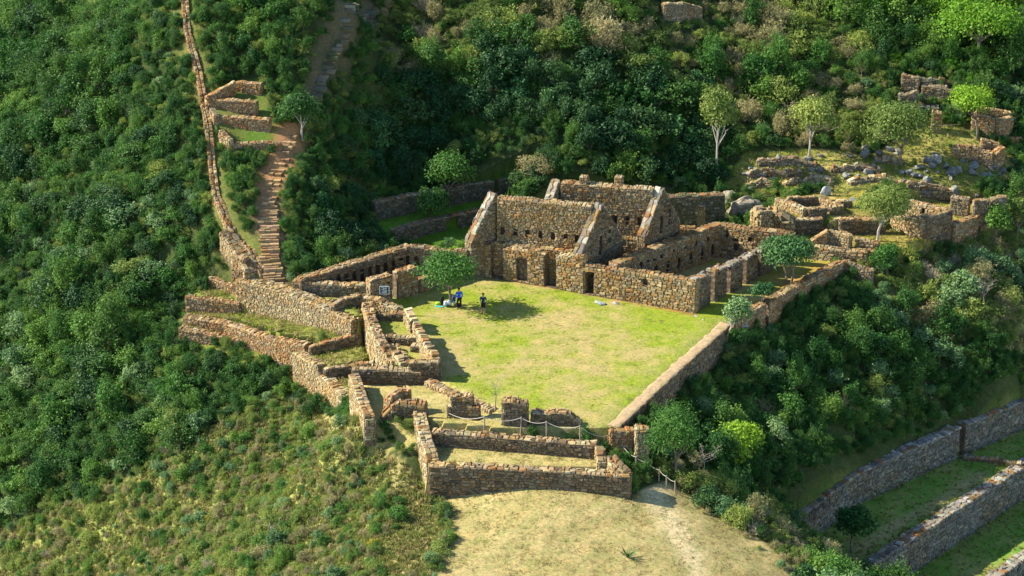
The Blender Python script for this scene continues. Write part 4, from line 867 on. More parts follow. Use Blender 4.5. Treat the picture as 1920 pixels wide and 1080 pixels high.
tree('gully_tree', 'larger dark green tree above the mossy terrace wall', 842, 322, 98, 66, 842, 388, 'mid', 2800, .2, 16, bz=1.6, r=.12)
tree('gully_tree', 'smaller dark green tree between the mossy terrace walls', 810, 382, 66, 66, 806, 430, 'dark', 2000, .2, 12, bz=.4, r=.09)
tree('dry_tree', 'flat-topped dry brown tree behind the farther house', 1004, 312, 76, 40, 1000, 372, 'dry', 1700, .16, 14, bz=1.6, r=.09, long=3, bark='dead')
tree('lime_bush', 'vivid lime green bush among dark shrubs below the walkway', 1385, 832, 108, 84, 1390, 880, 'bright', 3000, .2, 18, cat='bush')
tree('feathery_tree', 'large feathery green tree beside the gate pier', 1262, 818, 128, 120, 1268, 900, 'mid', 4200, .17, 22, r=.1, long=2.6)
tree('small_tree', 'small fresh green tree right of the little ruin', 1660, 482, 66, 52, 1662, 520, 'mid', 1800, .17, 12, r=.07)
tree('terrace_tree', 'lone dark tree on the shaded great terrace', 1597, 976, 84, 50, 1597, 1034, 'dark', 1900, .2, 12, bz=ZB1, r=.09)
tree('edge_tree', 'pale green tree at the right edge beside the garden wall', 1868, 412, 48, 58, 1866, 448, 'mid', 1500, .18, 10, r=.08)
tree('edge_tree', 'pale green tree cut by the right edge of the picture', 1908, 404, 52, 66, 1908, 448, 'olive', 1500, .18, 10, r=.08)
tree('tall_tree', 'big bright green tree at the top right corner', 1830, 45, 170, 100, 1835, 115, 'bright', 4200, .24, 24, r=.2)
tree('tall_tree', 'pale-trunked tree rising behind the rock outcrop', 1342, 215, 76, 100, 1342, 325, 'olive', 2400, .2, 16, r=.1, bark='pale_bark')
tree('tall_tree', 'pale-trunked dry tree left of the boulder slope', 1520, 225, 92, 80, 1516, 298, 'olive', 2600, .2, 16, r=.1, bark='pale_bark')
tree('tall_tree', 'dark tree above the earth steps', 565, 210, 80, 70, 568, 262, 'dark', 2200, .2, 14, r=.1, bark='pale_bark')
# bare sapling and bare white twigs
def bare(name, label, px, py, h, n, mat, bz=None, spread=.35, cat='tree'):
    b = P(px, py, bz) if bz is not None else G(px, py); root = thing(name, label, cat, b); rg = random.Random(int(px)); m = MB()
    m.tube([(0, 0, -.2), (.03*h, 0, h*.45), (.0, 0, h*.7)], [.035*h/2, .026*h/2, .015*h/2], 6); link('trunk', m.mesh('trunk'), M[mat], root)
    m = MB()
    for k in range(n):
        z = rg.uniform(.35, .8)*h; a = rg.uniform(0, 6.28); e = Vector((math.cos(a)*spread*h*rg.uniform(.4, 1), math.sin(a)*spread*h*rg.uniform(.4, 1), z + h*rg.uniform(.1, .35))); s0 = Vector((.01, 0, z)); md = s0.lerp(e, .5) + Vector((0, 0, -.03*h))
        m.tube([tuple(s0), tuple(md), tuple(e)], [.013, .01, .005], 4)
        for j in range(3):
            q = md.lerp(e, rg.uniform(.1, .9)); m.tube([tuple(q), tuple(q + Vector((rg.gauss(0, .08), rg.gauss(0, .08), rg.uniform(.02, .12)))*h)], [.008, .004], 3)
    link('branches', m.mesh('branches'), M[mat], root)
bare('bare_sapling', 'leafless grey sapling at the front edge of the plaza lawn', 928, 770, 2.6, 16, 'dead', 0)
bare('bare_shrub', 'leafless pale twiggy shrub beside the lime green bush', 1318, 898, 2.4, 14, 'pale_bark', None, .5, 'bush')
bare('bare_tree', 'leafless grey tree in the scrub at the far right', 1840, 585, 3.4, 18, 'dead', None, .4)

# --- scrub and forest on the slopes
ZONES = [
 ('front', 'on the slope left of the dry lawn', FRONT_Z, dict(olive=.40, twig=.07, dry=.13, sage=.16, mid=.12, yellow=.12), (.25,.62), .72),
 ('scrub', 'in the dry scrub at the far right', SCRUB_Z, dict(dry=.26, olive=.36, twig=.06, sage=.2, mid=.12), (.6,1.3), 1.1),
 ('right', 'on the slope below the walkway', gpoly([(1170,810),(1370,640),(1560,540),(1700,560),(1930,640),(1930,735),(1490,960),(1400,940),(1250,880)]), dict(sage=.22, dark=.36, mid=.22, olive=.1, dry=.06, bright=.04), (.7,1.6), 1.25),
 ('lawnside', 'on the bank right of the dry lawn', gpoly([(1230,880),(1420,940),(1490,970),(1640,1060),(1660,1100),(1500,1100),(1300,960)]), dict(olive=.34, dry=.2, twig=.1, sage=.22, mid=.14), (.45,1.0), 1.0),
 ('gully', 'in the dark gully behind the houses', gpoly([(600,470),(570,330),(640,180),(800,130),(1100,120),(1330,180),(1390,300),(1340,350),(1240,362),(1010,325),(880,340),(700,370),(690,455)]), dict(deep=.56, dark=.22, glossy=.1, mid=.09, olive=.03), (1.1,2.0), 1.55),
 ('top', 'on the sunny upper slope', gpoly([(690,-40),(700,100),(820,140),(1100,120),(1330,180),(1400,290),(1640,290),(1660,160),(1560,100),(1500,-40)]), dict(olive=.42, dry=.25, twig=.03, mid=.18, dark=.12), (.8,1.6), 1.35),
 ('topright', 'in the trees at the upper right', gpoly([(1500,-40),(1560,100),(1680,130),(1930,200),(1960,100),(1960,-40)]), dict(dark=.42, mid=.26, bright=.2, olive=.12), (1.1,2.0), 1.6),
 ('stairside', 'between the channel wall and the stairs', gpoly([(350,-40),(385,170),(425,285),(430,400),(500,500),(560,500),(570,330),(640,180),(700,100),(690,-40)]), dict(mid=.34, dark=.36, olive=.22, sage=.08), (.6,1.3), 1.15),
 ('left', 'on the left hillside', None, dict(dark=.40, deep=.10, mid=.28, sage=.10, olive=.12), (.5,1.3), .9)]
SPNAME = dict(dark='dark green', mid='fresh green', bright='bright green', olive='olive green', dry='dry tan', sage='silvery green', yellow='yellow flowering', glossy='blue-green', deep='deep green', twig='bare twiggy')
def scatter_shrubs():
    rg = random.Random(11); clear = [PLAZA.tolist()] + PLATS + [LAWN, SMALL_T, gpoly([(1140,835),(1228,868),(1292,925),(1262,960),(1183,935)]), gpoly([(1225,868),(1300,930),(1330,960),(1280,960),(1230,930)])]
    sparse = [ROCKS, RIDGE_L, gpoly([(690,795),(785,762),(808,905),(770,905),(705,835)])]; clear += [[(10,160),(28,158),(28,171),(12,171)], gpoly([(1360,345),(1400,292),(1640,292),(1800,372),(1700,402),(1450,402)]), gpoly([(1480,398),(1660,398),(1735,452),(1650,500),(1520,482)]), gpoly([(1240,366),(1300,352),(1360,345),(1430,350),(1495,405),(1495,452),(1350,430),(1280,445)]), gpoly([(1075,785),(1150,795),(1205,885),(1110,865)]), gpoly([(690,715),(800,712),(930,763),(1145,798),(1165,885),(800,885),(778,765),(690,800)])]
    cand = []
    for gx in np.arange(-75, 72, .62):
        for gy in np.arange(95, 226, .62): cand.append((gx + rg.uniform(-.31, .31), gy + rg.uniform(-.31, .31)))
    cand = np.array(cand); z = np.array([ground(x, y) for x, y in cand])
    dz = z - CAMH; f = cand[:, 1]*CT - dz*ST; px = 960 + F*cand[:, 0]/f; py = 540 - F*(cand[:, 1]*ST + dz*CT)/f
    keep = (px > -160) & (px < 2080) & (py > -130) & (py < 1230)
    for c in clear:
        if c is LAWN: continue
        keep &= ~inpoly(cand, c)
    keep &= ~(inpoly(cand, LAWN) & (dist_line(cand, LAWN + [LAWN[0]]) + .9*fbm(cand, .5, 4., 2) > .55))
    lawn_in = inpoly(cand, LAWN)
    sp_m = np.zeros(len(cand), bool)
    for c in sparse: sp_m |= inpoly(cand, c)
    keep &= ~sp_m | (np.array([rg.random() for _ in cand]) < .012)
    zone = np.full(len(cand), len(ZONES)-1)
    for i in range(len(ZONES)-2, -1, -1): zone[inpoly(cand, ZONES[i][2])] = i
    zone0 = zone.copy(); zone[:] = len(ZONES)-1
    jit = cand + np.stack([fbm(cand, .22, 1., 3), fbm(cand, .22, 7., 3)], 1)*4.0
    for i in range(len(ZONES)-2, -1, -1): zone[inpoly(jit, ZONES[i][2])] = i
    dl = np.minimum(dist_line(cand, stair_lo_g) - 1.2, np.minimum(dist_line(cand, stair_mid_g) - 1.1, np.minimum(dist_line(cand, stair_up_g) - .75, dist_line(cand, stair_wall_g) - .7)))
    dw = dl
    for w in WALLS: dw = np.minimum(dw, dist_line(cand, w.p) - w.th/2)
    near = np.minimum(dist_line(cand, [P(1149,799,0), P(1360,606,0)])*1.3 + 2.2, dist_line(cand, [P(1372,598,.3), P(1577,489,.7), P(1637,506,.2)]))
    order = [i for i in range(len(cand)) if keep[i]]; rg.shuffle(order)
    cell = {}; out = []
    for i in order:
        zn = ZONES[zone[i]]; r = rg.uniform(*zn[4]) * (2.0 if rg.random() < .10 else 1.4) * max(.6, .95 + 1.1*mnoise.noise(Vector((cand[i][0]*.13, cand[i][1]*.13, 6.))))
        if zone0[i] != zone[i]: r = min(r, ZONES[zone0[i]][4][1]*1.3)
        if sp_m[i]: r = rg.uniform(.3, .6)
        r = min(r, .45 + .2*near[i], .42 + .24*max(0, dw[i]), ZONES[zone0[i]][4][1]*1.55)
        if lawn_in[i]:
            r = rg.uniform(.25, .45)
            if dw[i] < 2.5: continue
        if dw[i] < r*.5:
            r = dw[i]/.5
            if r < .28: continue
        x, y = cand[i]; md = zn[5]*(r/((zn[4][0]+zn[4][1])/2))**.6; ok = True; kx, ky = int(x//2.2), int(y//2.2)
        for a in (-1, 0, 1):
            for b in (-1, 0, 1):
                for (qx, qy, qm) in cell.get((kx+a, ky+b), ()):
                    if (qx-x)**2 + (qy-y)**2 < ((md+qm)*.5)**2: ok = False; break
                if not ok: break
            if not ok: break
        if not ok: continue
        cell.setdefault((kx, ky), []).append((x, y, md))
        s_ = rg.random(); sp = None
        # neighbours tend to be alike: bias the draw with a slow noise
        s_ = min(.999, max(0, s_*.75 + .25*(.5 + 1.1*mnoise.noise(Vector((x*.16, y*.16, 2.))))))
        for k, v in zn[3].items():
            s_ -= v
            if s_ <= 0: sp = k; break
        sp = sp or list(zn[3])[-1]
        out.append(dict(x=x, y=y, z=z[i]-.12*r, r=r, sp=sp, k=rg.randrange(len(PROTO[sp])), rot=rg.uniform(0, 6.28), zone=int(zone[i]), app=r/f[i], vis=(0 < px[i] < 1920 and 0 < py[i] < 1080)))
    return out
SHR = scatter_shrubs()
SHR.sort(key=lambda d: -d['app']*(1 if d['vis'] else 0))
def place_words(L):
    by = {}
    for d in L: by.setdefault(d['zone'], []).append(d)
    for z, ds in by.items():
        pr = [proj(d['x'], d['y'], d['z']) for d in ds]; xs = sorted(p[0] for p in pr); ys = sorted(p[1] for p in pr); rs = sorted(d['r'] for d in ds); n = len(ds)
        for d, (u, v) in zip(ds, pr):
            hx = 'left' if u < xs[n//3] else ('right' if u > xs[2*n//3] else 'middle'); hy = 'upper' if v < ys[n//3] else ('lower' if v > ys[2*n//3] else 'central')
            d['size'] = 'low' if d['r'] < rs[n//3] else ('large' if d['r'] > rs[2*n//3] else 'middling'); d['where'] = '%s %s part' % (hy, hx)
place_words(SHR[:300])
for d in SHR[:300]:
    zn = ZONES[d['zone']]; lab = '%s %s shrub %s, %s' % (d['size'], SPNAME[d['sp']], zn[1], d['where'])
    e = thing('shrub', lab, 'shrub', (d['x'], d['y'], d['z']), '%s shrubs %s' % (SPNAME[d['sp']], zn[1]))
    e.rotation_euler.z = d['rot']; e.scale = (d['r'],)*2 + (d['r']*(.62+.55*((d['rot']*7.31)%1)),)
    c, s_ = PROTO[d['sp']][d['k']]; link('crown', c, None, e); link('stem', s_, None, e)
for i, zn in enumerate(ZONES):
    L = [d for d in SHR[300:] if d['zone'] == i]
    if not L: continue
    pr = []; base = {}
    for sp in zn[3]: base[sp] = len(pr); pr += PROTO[sp]
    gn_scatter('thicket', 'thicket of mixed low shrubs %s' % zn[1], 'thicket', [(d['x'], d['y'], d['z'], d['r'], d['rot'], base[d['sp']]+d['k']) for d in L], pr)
def undergrowth():
    rg = random.Random(5); pts = []; kinds = ['mid', 'dark', 'olive', 'dry', 'deep']; pr = []; base = {}
    for sp in kinds: base[sp] = len(pr); pr += [(c, None) for c, _ in PROTO[sp]]
    q = np.array([(rg.uniform(-72, 70), rg.uniform(98, 222)) for _ in range(40000)]); z = np.array([ground(x, y) for x, y in q])
    dz = z - CAMH; f = q[:, 1]*CT - dz*ST; px = 960 + F*q[:, 0]/f; py = 540 - F*(q[:, 1]*ST + dz*CT)/f
    keep = (px > -80) & (px < 2000) & (py > -60) & (py < 1150)
    for c in [PLAZA.tolist()] + PLATS + [LAWN, SMALL_T, RIDGE_L]: keep &= ~inpoly(q, c)
    rk = inpoly(q, ROCKS); keep &= ~rk
    d = np.minimum(dist_line(q, stair_lo_g), np.minimum(dist_line(q, stair_mid_g), np.minimum(dist_line(q, stair_up_g) + .15, dist_line(q, stair_wall_g) + .4)))
    for w in WALLS: d = np.minimum(d, dist_line(q, w.p) - w.th/2 + .85)
    keep &= d > 1.05
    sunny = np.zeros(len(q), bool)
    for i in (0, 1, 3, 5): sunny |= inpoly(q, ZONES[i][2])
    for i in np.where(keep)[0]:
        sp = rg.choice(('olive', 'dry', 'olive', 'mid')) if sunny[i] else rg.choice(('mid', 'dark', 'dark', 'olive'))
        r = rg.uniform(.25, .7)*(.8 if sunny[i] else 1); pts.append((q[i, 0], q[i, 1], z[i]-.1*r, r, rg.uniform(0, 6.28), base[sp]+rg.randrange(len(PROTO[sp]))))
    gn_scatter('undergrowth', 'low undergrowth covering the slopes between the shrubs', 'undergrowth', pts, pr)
undergrowth()


# ------------------------------------------------------------------ grass (uncountable)
def grass(name, label, poly_tests, n, mats, h, seed, margin=.1):
    rg = random.Random(seed); pr = []
    for mt in mats:
        for k in range(3):
            me = tuft_mesh(seed+k, 9, h, .07).mesh('tuft'); me.materials.append(LEAF[mt]); pr.append((me, None))
    xs = [p[0] for pl in poly_tests for p in pl]; ys = [p[1] for pl in poly_tests for p in pl]
    q = np.array([(rg.uniform(min(xs), max(xs)), rg.uniform(min(ys), max(ys))) for _ in range(n)]); k = np.zeros(len(q), bool)
    for pl in poly_tests: k |= inpoly(q, pl)
    d = np.full(len(q), 9.)
    for w in WALLS: d = np.minimum(d, dist_line(q, w.p) - w.th/2)
    k &= d > margin
    pts = [(x, y, ground(x, y), rg.uniform(.5, 1.3)*(1.5 if dd < .5 else 1), rg.uniform(0, 6.28), rg.randrange(len(pr))) for (x, y), dd in zip(q[k], d[k])]
    gn_scatter(name, label, 'grass', pts, pr)
grass('grass', 'short sparse tufts on the plaza lawn and courts', [PLAZA.tolist()] + PLATS[1:3], 30000, ['grass', 'rough', 'straw'], .05, 3)
grass('grass', 'dry straw grass on the foreground lawn and ridge', [LAWN, RIDGE_L, PLATS[3]], 30000, ['straw', 'straw', 'rough'], .075, 4)
grass('grass', 'rough olive grass between the low shrubs left of the dry lawn', [FRONT_Z], 75000, ['rough', 'rough', 'rough', 'straw'], .34, 9)
grass('grass', 'rough straw grass in the dry scrub at the far right', [SCRUB_Z], 9000, ['rough', 'straw'], .35, 10)
grass('grass', 'rough grass on the terraces left of the plaza', PLATS[4:10], 9000, ['grass', 'straw'], .14, 5)
grass('grass', 'yellowish grass among the ruins and boulders at the back right', PLATS[10:13] + [ROCKS], 16000, ['straw', 'grass'], .13, 6)
grass('grass', 'grass on the great terraces at the lower right', PLATS[13:16], 12000, ['grass', 'straw'], .16, 8)

# ------------------------------------------------------------------ boulders
def boulder_mesh(seed, col, cuts=16, sub=1):
    rg = random.Random(seed); bm = bmesh.new()
    for _ in range(cuts):
        d = Vector((rg.gauss(0, 1), rg.gauss(0, .8), rg.gauss(0, .8))).normalized()*rg.uniform(.8, 1.1); bm.verts.new(d)
    r = bmesh.ops.convex_hull(bm, input=bm.verts); bmesh.ops.delete(bm, geom=[v for v in bm.verts if not v.link_faces], context='VERTS')
    bmesh.ops.bevel(bm, geom=bm.edges[:], offset=.06, segments=1, affect='EDGES')
    bmesh.ops.triangulate(bm, faces=[f for f in bm.faces if len(f.verts) > 4])
    if sub > 1:
        bmesh.ops.subdivide_edges(bm, edges=bm.edges[:], cuts=sub-1, use_grid_fill=True)
        for v in bm.verts: v.co += v.co.normalized()*mnoise.fractal(v.co*1.9 + Vector((seed, 0, 0)), 1, 2, 3)*.16
    bm.verts.index_update(); m = MB(); m.add([tuple(v.co) for v in bm.verts], [[v.index for v in f.verts] for f in bm.faces], col); bm.free(); return m.mesh('boulder')
GREY = [(.21,.21,.18), (.17,.175,.155), (.27,.255,.205), (.14,.145,.13)]
BMESH = [boulder_mesh(i, GREY[i % 4]) for i in range(14)]
def boulder(label, px, py, wpx, mesh=None, bz=None, flat=.7, group=None, cat='boulder', rz=None, sink=.35):
    p = P(px, py, bz) if bz is not None else G(px, py); r = wpx/2*(p[1]*CT-(p[2]-CAMH)*ST)/F
    o = link('boulder', mesh or R.choice(BMESH), M['rock'] if not (mesh or BMESH[0]).materials else None); 
    if not o.data.materials: o.data.materials.append(M['rock'])
    o.location = (p[0], p[1], p[2] + r*flat*(1-sink*1.2) - .05); o.scale = (r, r*R.uniform(.7, 1), r*flat); o.rotation_euler = (R.uniform(-.2, .2), R.uniform(-.2, .2), R.uniform(0, 6.28) if rz is None else rz)
    tag(o, label, cat, group); return o
pale = boulder_mesh(50, (.29,.245,.17), 26, 4)
o = boulder('big pale rock outcrop behind the end of the roofless hall', 1394, 404, 64, pale, 1.0, .8, rz=.4)
o = boulder('rounded rock leaning against the big pale outcrop', 1366, 385, 46, boulder_mesh(51, (.25,.215,.155), 22, 4), 1.2, 1.0)
boulder('flat pale rock lying on the plaza lawn', 1125, 569, 27, boulder_mesh(52, (.36,.37,.36)), 0, .4, sink=.5)
boulder('low grey rock right of the flat pale rock on the lawn', 1155, 569, 20, boulder_mesh(53, (.26,.25,.23)), 0, .35, sink=.5)
boulder('small flat stone by the corner of the roofless hall', 1306, 593, 12, boulder_mesh(54, (.36,.37,.36)), 0, .3, sink=.5)
boulder('smaller flat stone near the top of the walkway', 1319, 599, 10, boulder_mesh(55, (.36,.37,.36)), 0, .3, sink=.5)
boulder('pointed grey rock beside the low square room', 1547, 366, 22, boulder_mesh(56, (.40,.41,.38)), None, 1.3)
boulder('heap of pale rocks at the end of the walkway', 1388, 612, 34, boulder_mesh(57, (.36,.34,.30), 18, 2), None, .6)
for (x0, y0, x1, y1), n, (a, b), lab, grp in (((1790,285,1885,338), 26, (9, 22), 'blue-grey boulder tumbled below the upper slope ruin', 'boulders below the upper slope ruin'),
        ((1690,285,1790,365), 30, (9, 24), 'blue-grey boulder on the slope under the broad olive tree', 'boulders under the broad tree'),
        ((1560,275,1690,350), 22, (9, 22), 'grey boulder in the grass left of the broad tree', 'boulders left of the broad tree'),
        ((1385,290,1555,365), 26, (8, 20), 'small grey boulder in the grass behind the low square room', 'boulders behind the low room'),
        ((1790,350,1880,372), 8, (8, 16), 'grey boulder behind the ruined walls at the far right', 'boulders behind the far right walls')):
    for k in range(n): boulder(lab, R.uniform(x0, x1), R.uniform(y0, y1), R.uniform(a, b)*(1.3 if R.random() < .15 else 1), None, None, R.uniform(.6, 1.1), grp)

# ------------------------------------------------------------------ rope fence, signs
fence = thing('rope_fence', 'white rope strung between short wooden posts along the front walls', 'fence', P(908, 802, 0)); prev = Vector(P(842, 775, .25)); FL = fence.location
for px, py, z in ((908,802,0), (977,804,0), (1025,812,0), (1088,820,0), (1140,838,None), (1162,849,None), (1193,878,None), (1213,888,None), (1235,902,None), (1250,914,None), (1266,924,None)):
    b = Vector(P(px, py, z)) if z is not None else Vector(G(px, py)); m = MB(); ln = R.uniform(-.05, .05)
    m.tube([(0, 0, -.3), (ln*.5, 0, .45), (ln, 0, .92)], [.055, .05, .045], 7); o = link('post', m.mesh('post'), M['post'], fence); o.location = b - FL
    top = b + Vector((ln, 0, .86)); pts = [prev.lerp(top, t/8) - Vector((0, 0, .3*(1-(2*t/8-1)**2)*min(1, (top-prev).length/2.4))) - FL for t in range(9)]
    m = MB(); m.tube([tuple(p) for p in pts], .02, 6); link('rope', m.mesh('rope'), M['rope'], fence); prev = top
sg = thing('notice_sign', 'dark notice board with white border on a thin pole before the niche hall', 'sign', P(722, 588, 0))
m = MB(); m.tube([(0, 0, -.3), (0, 0, 2.45)], .035, 7); link('pole', m.mesh('pole'), M['pole'], sg)
m = MB(); m.box((-.40, -.06, 1.72), (.40, -.037, 2.42)); fr = link('frame', m.mesh('frame'), M['white'], sg)
m = MB(); m.box((-.355, -.075, 1.765), (.355, -.058, 2.375)); bd = link('panel', m.mesh('panel'), M['board'], sg)
m = MB()
for z0, a, b in ((2.27, -.25, .02), (2.27, .08, .24), (2.19, -.12, .2), (2.1, -.26, -.02), (2.1, .05, .15), (2.01, -.1, .24), (1.92, -.24, .22), (1.84, -.2, .18)):
    m.box((a, -.080, z0), (b, -.076, z0+.035))
link('lettering', m.mesh('lettering'), M['white'], sg)
s2 = thing('small_sign', 'small white sign on a post on the upper right terrace', 'sign', P(1597, 390, 2.35))
m = MB(); m.tube([(0, 0, -.2), (0, 0, .95)], .035, 6); link('post', m.mesh('post'), M['post'], s2); m = MB(); m.box((-.2, -.06, .7), (.2, -.037, 1.0)); link('panel', m.mesh('panel'), M['white'], s2)

# ------------------------------------------------------------------ people
def skin(name, V, E, mat, parent, sub=1):
    bm = bmesh.new(); ly = bm.verts.layers.skin.verify(); vs = {}
    for k, (p, r) in V.items():
        v = bm.verts.new(p); v[ly].radius = (r, r) if not isinstance(r, tuple) else r; vs[k] = v
    bm.verts.ensure_lookup_table(); list(vs.values())[0][ly].use_root = True
    for a, b in E: bm.edges.new((vs[a], vs[b]))
    me = bpy.data.meshes.new(name); bm.to_mesh(me); bm.free(); o = link(name, me, mat, parent)
    o.modifiers.new('skin', 'SKIN').use_smooth_shade = True; o.modifiers.new('sub', 'SUBSURF').levels = sub; o.modifiers['sub'].render_levels = sub; return o
SKIN_M = mat_plain('skin', (.42, .24, .16), .6, .1); HAIR = mat_plain('hair', (.02, .015, .012), .6, .3)
def person(label, px, py, rz, top, legs, shoes, pose, shorts=False, bare_arm=False):
    root = thing('person', label, 'person', P(px, py, 0)); root.rotation_euler.z = rz
    J = dict(pel=((0,0,.93),.13), wst=((0,0,1.08),.125), chs=((0,-.01,1.30),.15), nk0=((0,0,1.45),.075), nk=((0,0,1.51),.055), jaw=((0,-.02,1.58),.07), hd=((0,-.005,1.655),.09), cr=((0,.01,1.73),.06), nose=((0,-.1,1.625),.016),
        earL=((.085,0,1.63),.018), earR=((-.085,0,1.63),.018))
    Ed = [('pel','wst'),('wst','chs'),('chs','nk0'),('nk0','nk'),('nk','jaw'),('jaw','hd'),('hd','cr'),('hd','nose'),('hd','earL'),('hd','earR')]
    for sd, sx in (('L', 1), ('R', -1)):
        ft, kn = pose['foot'+sd], pose['knee'+sd]; el, wr = pose['elb'+sd], pose['wri'+sd]
        J.update({'hip'+sd: ((.09*sx,0,.88),.1), 'kn'+sd: (kn,.062), 'an'+sd: ((ft[0],ft[1],.09),.042), 'toe'+sd: ((ft[0]+.02*sx, ft[1]-.16, .035),.035), 'sh'+sd: ((.18*sx,0,1.42),.065), 'el'+sd: (el,.045), 'wr'+sd: (wr,.03)})
        w = Vector(wr); d = (w - Vector(el)).normalized(); sd_v = Vector((0, 1, 0)) if abs(d.y) < .8 else Vector((0, 0, 1)); J['pm'+sd] = (tuple(w + d*.07), .034)
        Ed += [('pel','hip'+sd),('hip'+sd,'kn'+sd),('kn'+sd,'an'+sd),('an'+sd,'toe'+sd),('nk0','sh'+sd),('sh'+sd,'el'+sd),('el'+sd,'wr'+sd),('wr'+sd,'pm'+sd)]
        for k in range(4):
            o1 = sd_v*(.026 - .0175*k); J['f%d%s' % (k, sd)] = (tuple(w + d*(.12) + o1), .009); J['g%d%s' % (k, sd)] = (tuple(w + d*(.155 - .012*abs(k-1.3)) + o1*1.1 + Vector((-.02*sx, 0, 0))), .008)
            Ed += [('pm'+sd, 'f%d%s' % (k, sd)), ('f%d%s' % (k, sd), 'g%d%s' % (k, sd))]
        J['t'+sd] = (tuple(w + d*.06 - sd_v*.0 + Vector((0, -.055, 0))), .010); Ed.append(('wr'+sd, 't'+sd))
    skin('body', J, Ed, SKIN_M, root, 1)
    g = .022
    tj = {k: (J[k][0], J[k][1]+g) for k in ('wst','pel','chs','nk0','shL','shR','elL','elR')}; te = [('pel','wst'),('wst','chs'),('chs','nk0'),('nk0','shL'),('nk0','shR'),('shL','elL'),('shR','elR')]
    if not bare_arm:
        tj.update({k: (J[k][0], J[k][1]+g) for k in ('wrL','wrR')}); te += [('elL','wrL'),('elR','wrR')]
    skin('jacket' if not bare_arm else 'shirt', tj, te, top, root)
    lj = {'pel': ((0,0,.95),.135+g*.4)}; le = []
    for sd in 'LR':
        for k in (('hip','kn') if shorts else ('hip','kn','an')): lj[k+sd] = (J[k+sd][0], J[k+sd][1]+g*.9)
        le += [('pel','hip'+sd),('hip'+sd,'kn'+sd)] + ([] if shorts else [('kn'+sd,'an'+sd)])
    skin('shorts' if shorts else 'trousers', lj, le, legs, root)
    skin('hair', {'a': ((0,.03,1.67),.092), 'b': ((0,.02,1.735),.07), 'c': ((0,.075,1.60),.05)}, [('a','b'),('a','c')], HAIR, root)
    for sd in 'LR':
        a, t = J['an'+sd][0], J['toe'+sd][0]; skin('shoe', {'a': ((a[0],a[1]+.03,.05),.05), 'b': ((a[0],a[1]-.05,.05),.048), 'c': ((t[0],t[1]-.02,.04),.04)}, [('a','b'),('b','c')], shoes, root)
    return root
BLUE = mat_plain('blue_fabric', (.02, .09, .62), .7, .12, 20); BLACK = mat_plain('black_fabric', (.012, .012, .015), .8, .3, 20); NAVY = mat_plain('navy_fabric', (.015, .03, .09), .8, .2, 20); CYAN = mat_plain('turquoise_fabric', (.05, .42, .42), .6, .1, 20)
LIME = mat_plain('lime_fabric', (.42, .72, .03), .6, .1, 20); WHITEF = mat_plain('white_fabric', (.62, .66, .70), .7, .1, 20); SLATE = mat_plain('slate_fabric', (.05, .08, .12), .7, .2, 20)
person('person in a bright blue jacket and black trousers standing by the shade tree', 861, 578, math.radians(10), BLUE, BLACK, BLACK,
       dict(footL=(.17,.04,0), footR=(-.19,-.05,0), kneeL=(.135,.0,.49), kneeR=(-.14,-.03,.49), elbL=(.27,.03,1.18), wriL=(.22,-.10,.98), elbR=(-.27,.03,1.18), wriR=(-.21,-.12,1.0)))
person('person in navy shirt and dark shorts walking across the lawn with a stick', 906, 588, math.radians(-8), NAVY, BLACK, BLACK,
       dict(footL=(.1,-.12,0), footR=(-.11,.1,0), kneeL=(.1,-.1,.49), kneeR=(-.1,.01,.48), elbL=(.26,.02,1.17), wriL=(.27,-.14,.98), elbR=(-.25,.02,1.17), wriR=(-.17,-.2,1.05)), True, True)
p2 = P(906, 588, 0)
m = MB(); m.tube([(.02, 0, 0), (-.03, .1, .62), (-.05, .16, 1.15)], [.012, .014, .016], 6); tag(link('walking_stick', m.mesh('walking_stick'), M['pole'], None, (p2[0]+.33, p2[1]-.3, 0)), 'thin dark walking stick held by the person in shorts', 'stick')
def backpack(label, px, py, mat, w=.36, h=.55, rz=0, tilt=.15, pm=None):
    root = thing('backpack', label, 'backpack', P(px, py, 0)); root.rotation_euler = (tilt, 0, rz)
    skin('pack', {'a': ((0,0,h*.15),(w*.42,w*.32)), 'b': ((0,0,h*.5),(w*.5,w*.36)), 'c': ((0,.01,h*.85),(w*.4,w*.3)), 'd': ((0,.02,h),(w*.22,w*.2))}, [('a','b'),('b','c'),('c','d')], mat, root)
    skin('pocket', {'a': ((0,-w*.36,h*.2),(w*.3,w*.13)), 'b': ((0,-w*.36,h*.5),(w*.28,w*.12))}, [('a','b')], pm or mat, root)
    for s_ in (-1, 1):
        m = MB(); m.tube([(s_*w*.25, w*.3, h*.95), (s_*w*.32, w*.52, h*.6), (s_*w*.28, w*.34, h*.12)], .022, 5); link('strap', m.mesh('strap'), mat, root)
backpack('tall black backpack leaning left of the shade tree trunk', 829, 573, BLACK, .42, .85)
backpack('dark backpack right of the shade tree trunk', 850, 571, SLATE, .45, .85, .4, pm=CYAN)
backpack('white and blue backpack in front of the shade tree trunk', 842, 575, WHITEF, .42, .6, -.2, pm=SLATE)
backpack('pale backpack left of the white and blue one', 835, 575, WHITEF, .36, .55, .3, .25, pm=CYAN)
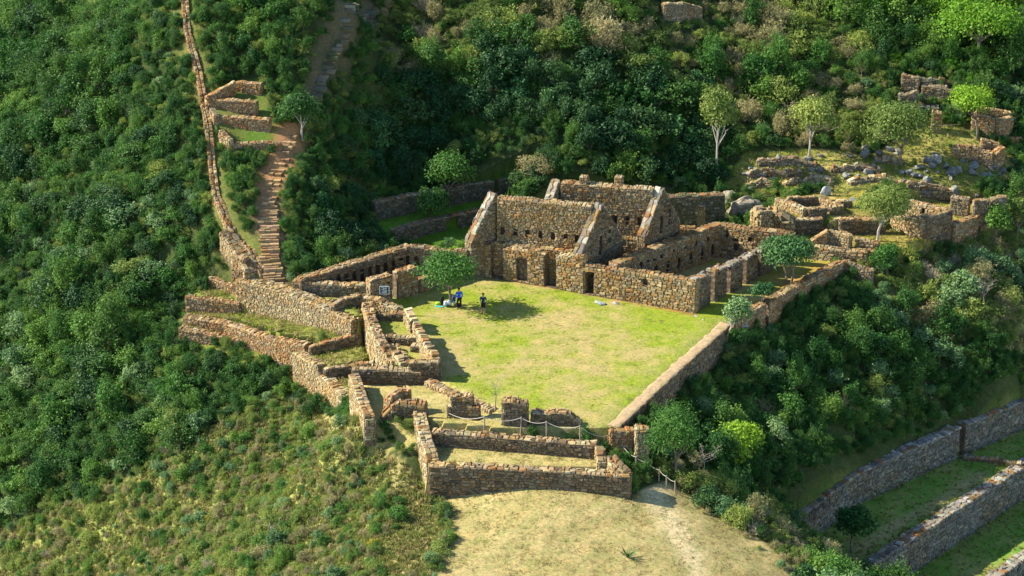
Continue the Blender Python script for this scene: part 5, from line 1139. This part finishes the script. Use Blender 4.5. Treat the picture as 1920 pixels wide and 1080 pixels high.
backpack('small black bag at the feet of the person in blue', 861, 576.5, BLACK, .38, .42, .5)
backpack('small brown bag between the backpacks and the person in blue', 854, 575.5, M['bark'], .36, .4, -.4)
root = thing('duffel_bag', 'lime yellow duffel bag lying left of the backpacks', 'bag', P(822, 572, 0))
skin('body', {'a': ((-.3,0,.16),.15), 'b': ((0,0,.17),.17), 'c': ((.3,0,.16),.15)}, [('a','b'),('b','c')], LIME, root); m = MB(); m.tube([(-.12,0,.33), (-.08,0,.42), (.08,0,.42), (.12,0,.33)], .015, 5); link('handle', m.mesh('handle'), BLACK, root)
m = MB()
for i in range(6): m.box((-.5+.17*i, -.2, .03+.012*(i % 2)), (-.33+.17*i-.01, .2, .06+.012*(i % 2)))
o = link('sleeping_mat', m.mesh('sleeping_mat'), CYAN, None, P(823, 575.5, 0)); o.rotation_euler.z = -.25; o.scale = (.7, .6, 1); tag(o, 'turquoise foam mat spread on the lawn beside the bags', 'mat')

# ------------------------------------------------------------------ little plants on the dry lawn
def agave(label, px, py, n, h, sp='glossy'):
    root = thing('spiky_plant', label, 'plant', G(px, py)); rg = random.Random(px)
    for k in range(n):
        a = 2*math.pi*k/n*1.618*2; e = rg.uniform(.4, 1.2); d = Vector((math.cos(a)*math.cos(e), math.sin(a)*math.cos(e), math.sin(e))); s_ = Vector((-math.sin(a), math.cos(a), 0)); m = MB(); hh = h*rg.uniform(.7, 1.1)
        m.add([tuple(s_*.03*h), tuple(-s_*.03*h), tuple(d*hh*.5 - s_*.06*h + Vector((0,0,.04*h))), tuple(d*hh*.5 + s_*.06*h + Vector((0,0,.04*h))), tuple(d*hh), tuple(d*hh*.5 - Vector((0,0,.03*h)))], [[0,1,2,5,3],[2,4,5],[5,4,3],[1,0,3,2],[2,3,4]], (.5,.5,.5))
        link('leaf', m.mesh('leaf'), LEAF[sp], root)
agave('dark spiky plant at the left edge of the dry lawn', 832, 968, 18, 1.0)
agave('little upright plant near the bottom of the dry lawn', 1177, 1046, 9, .9)
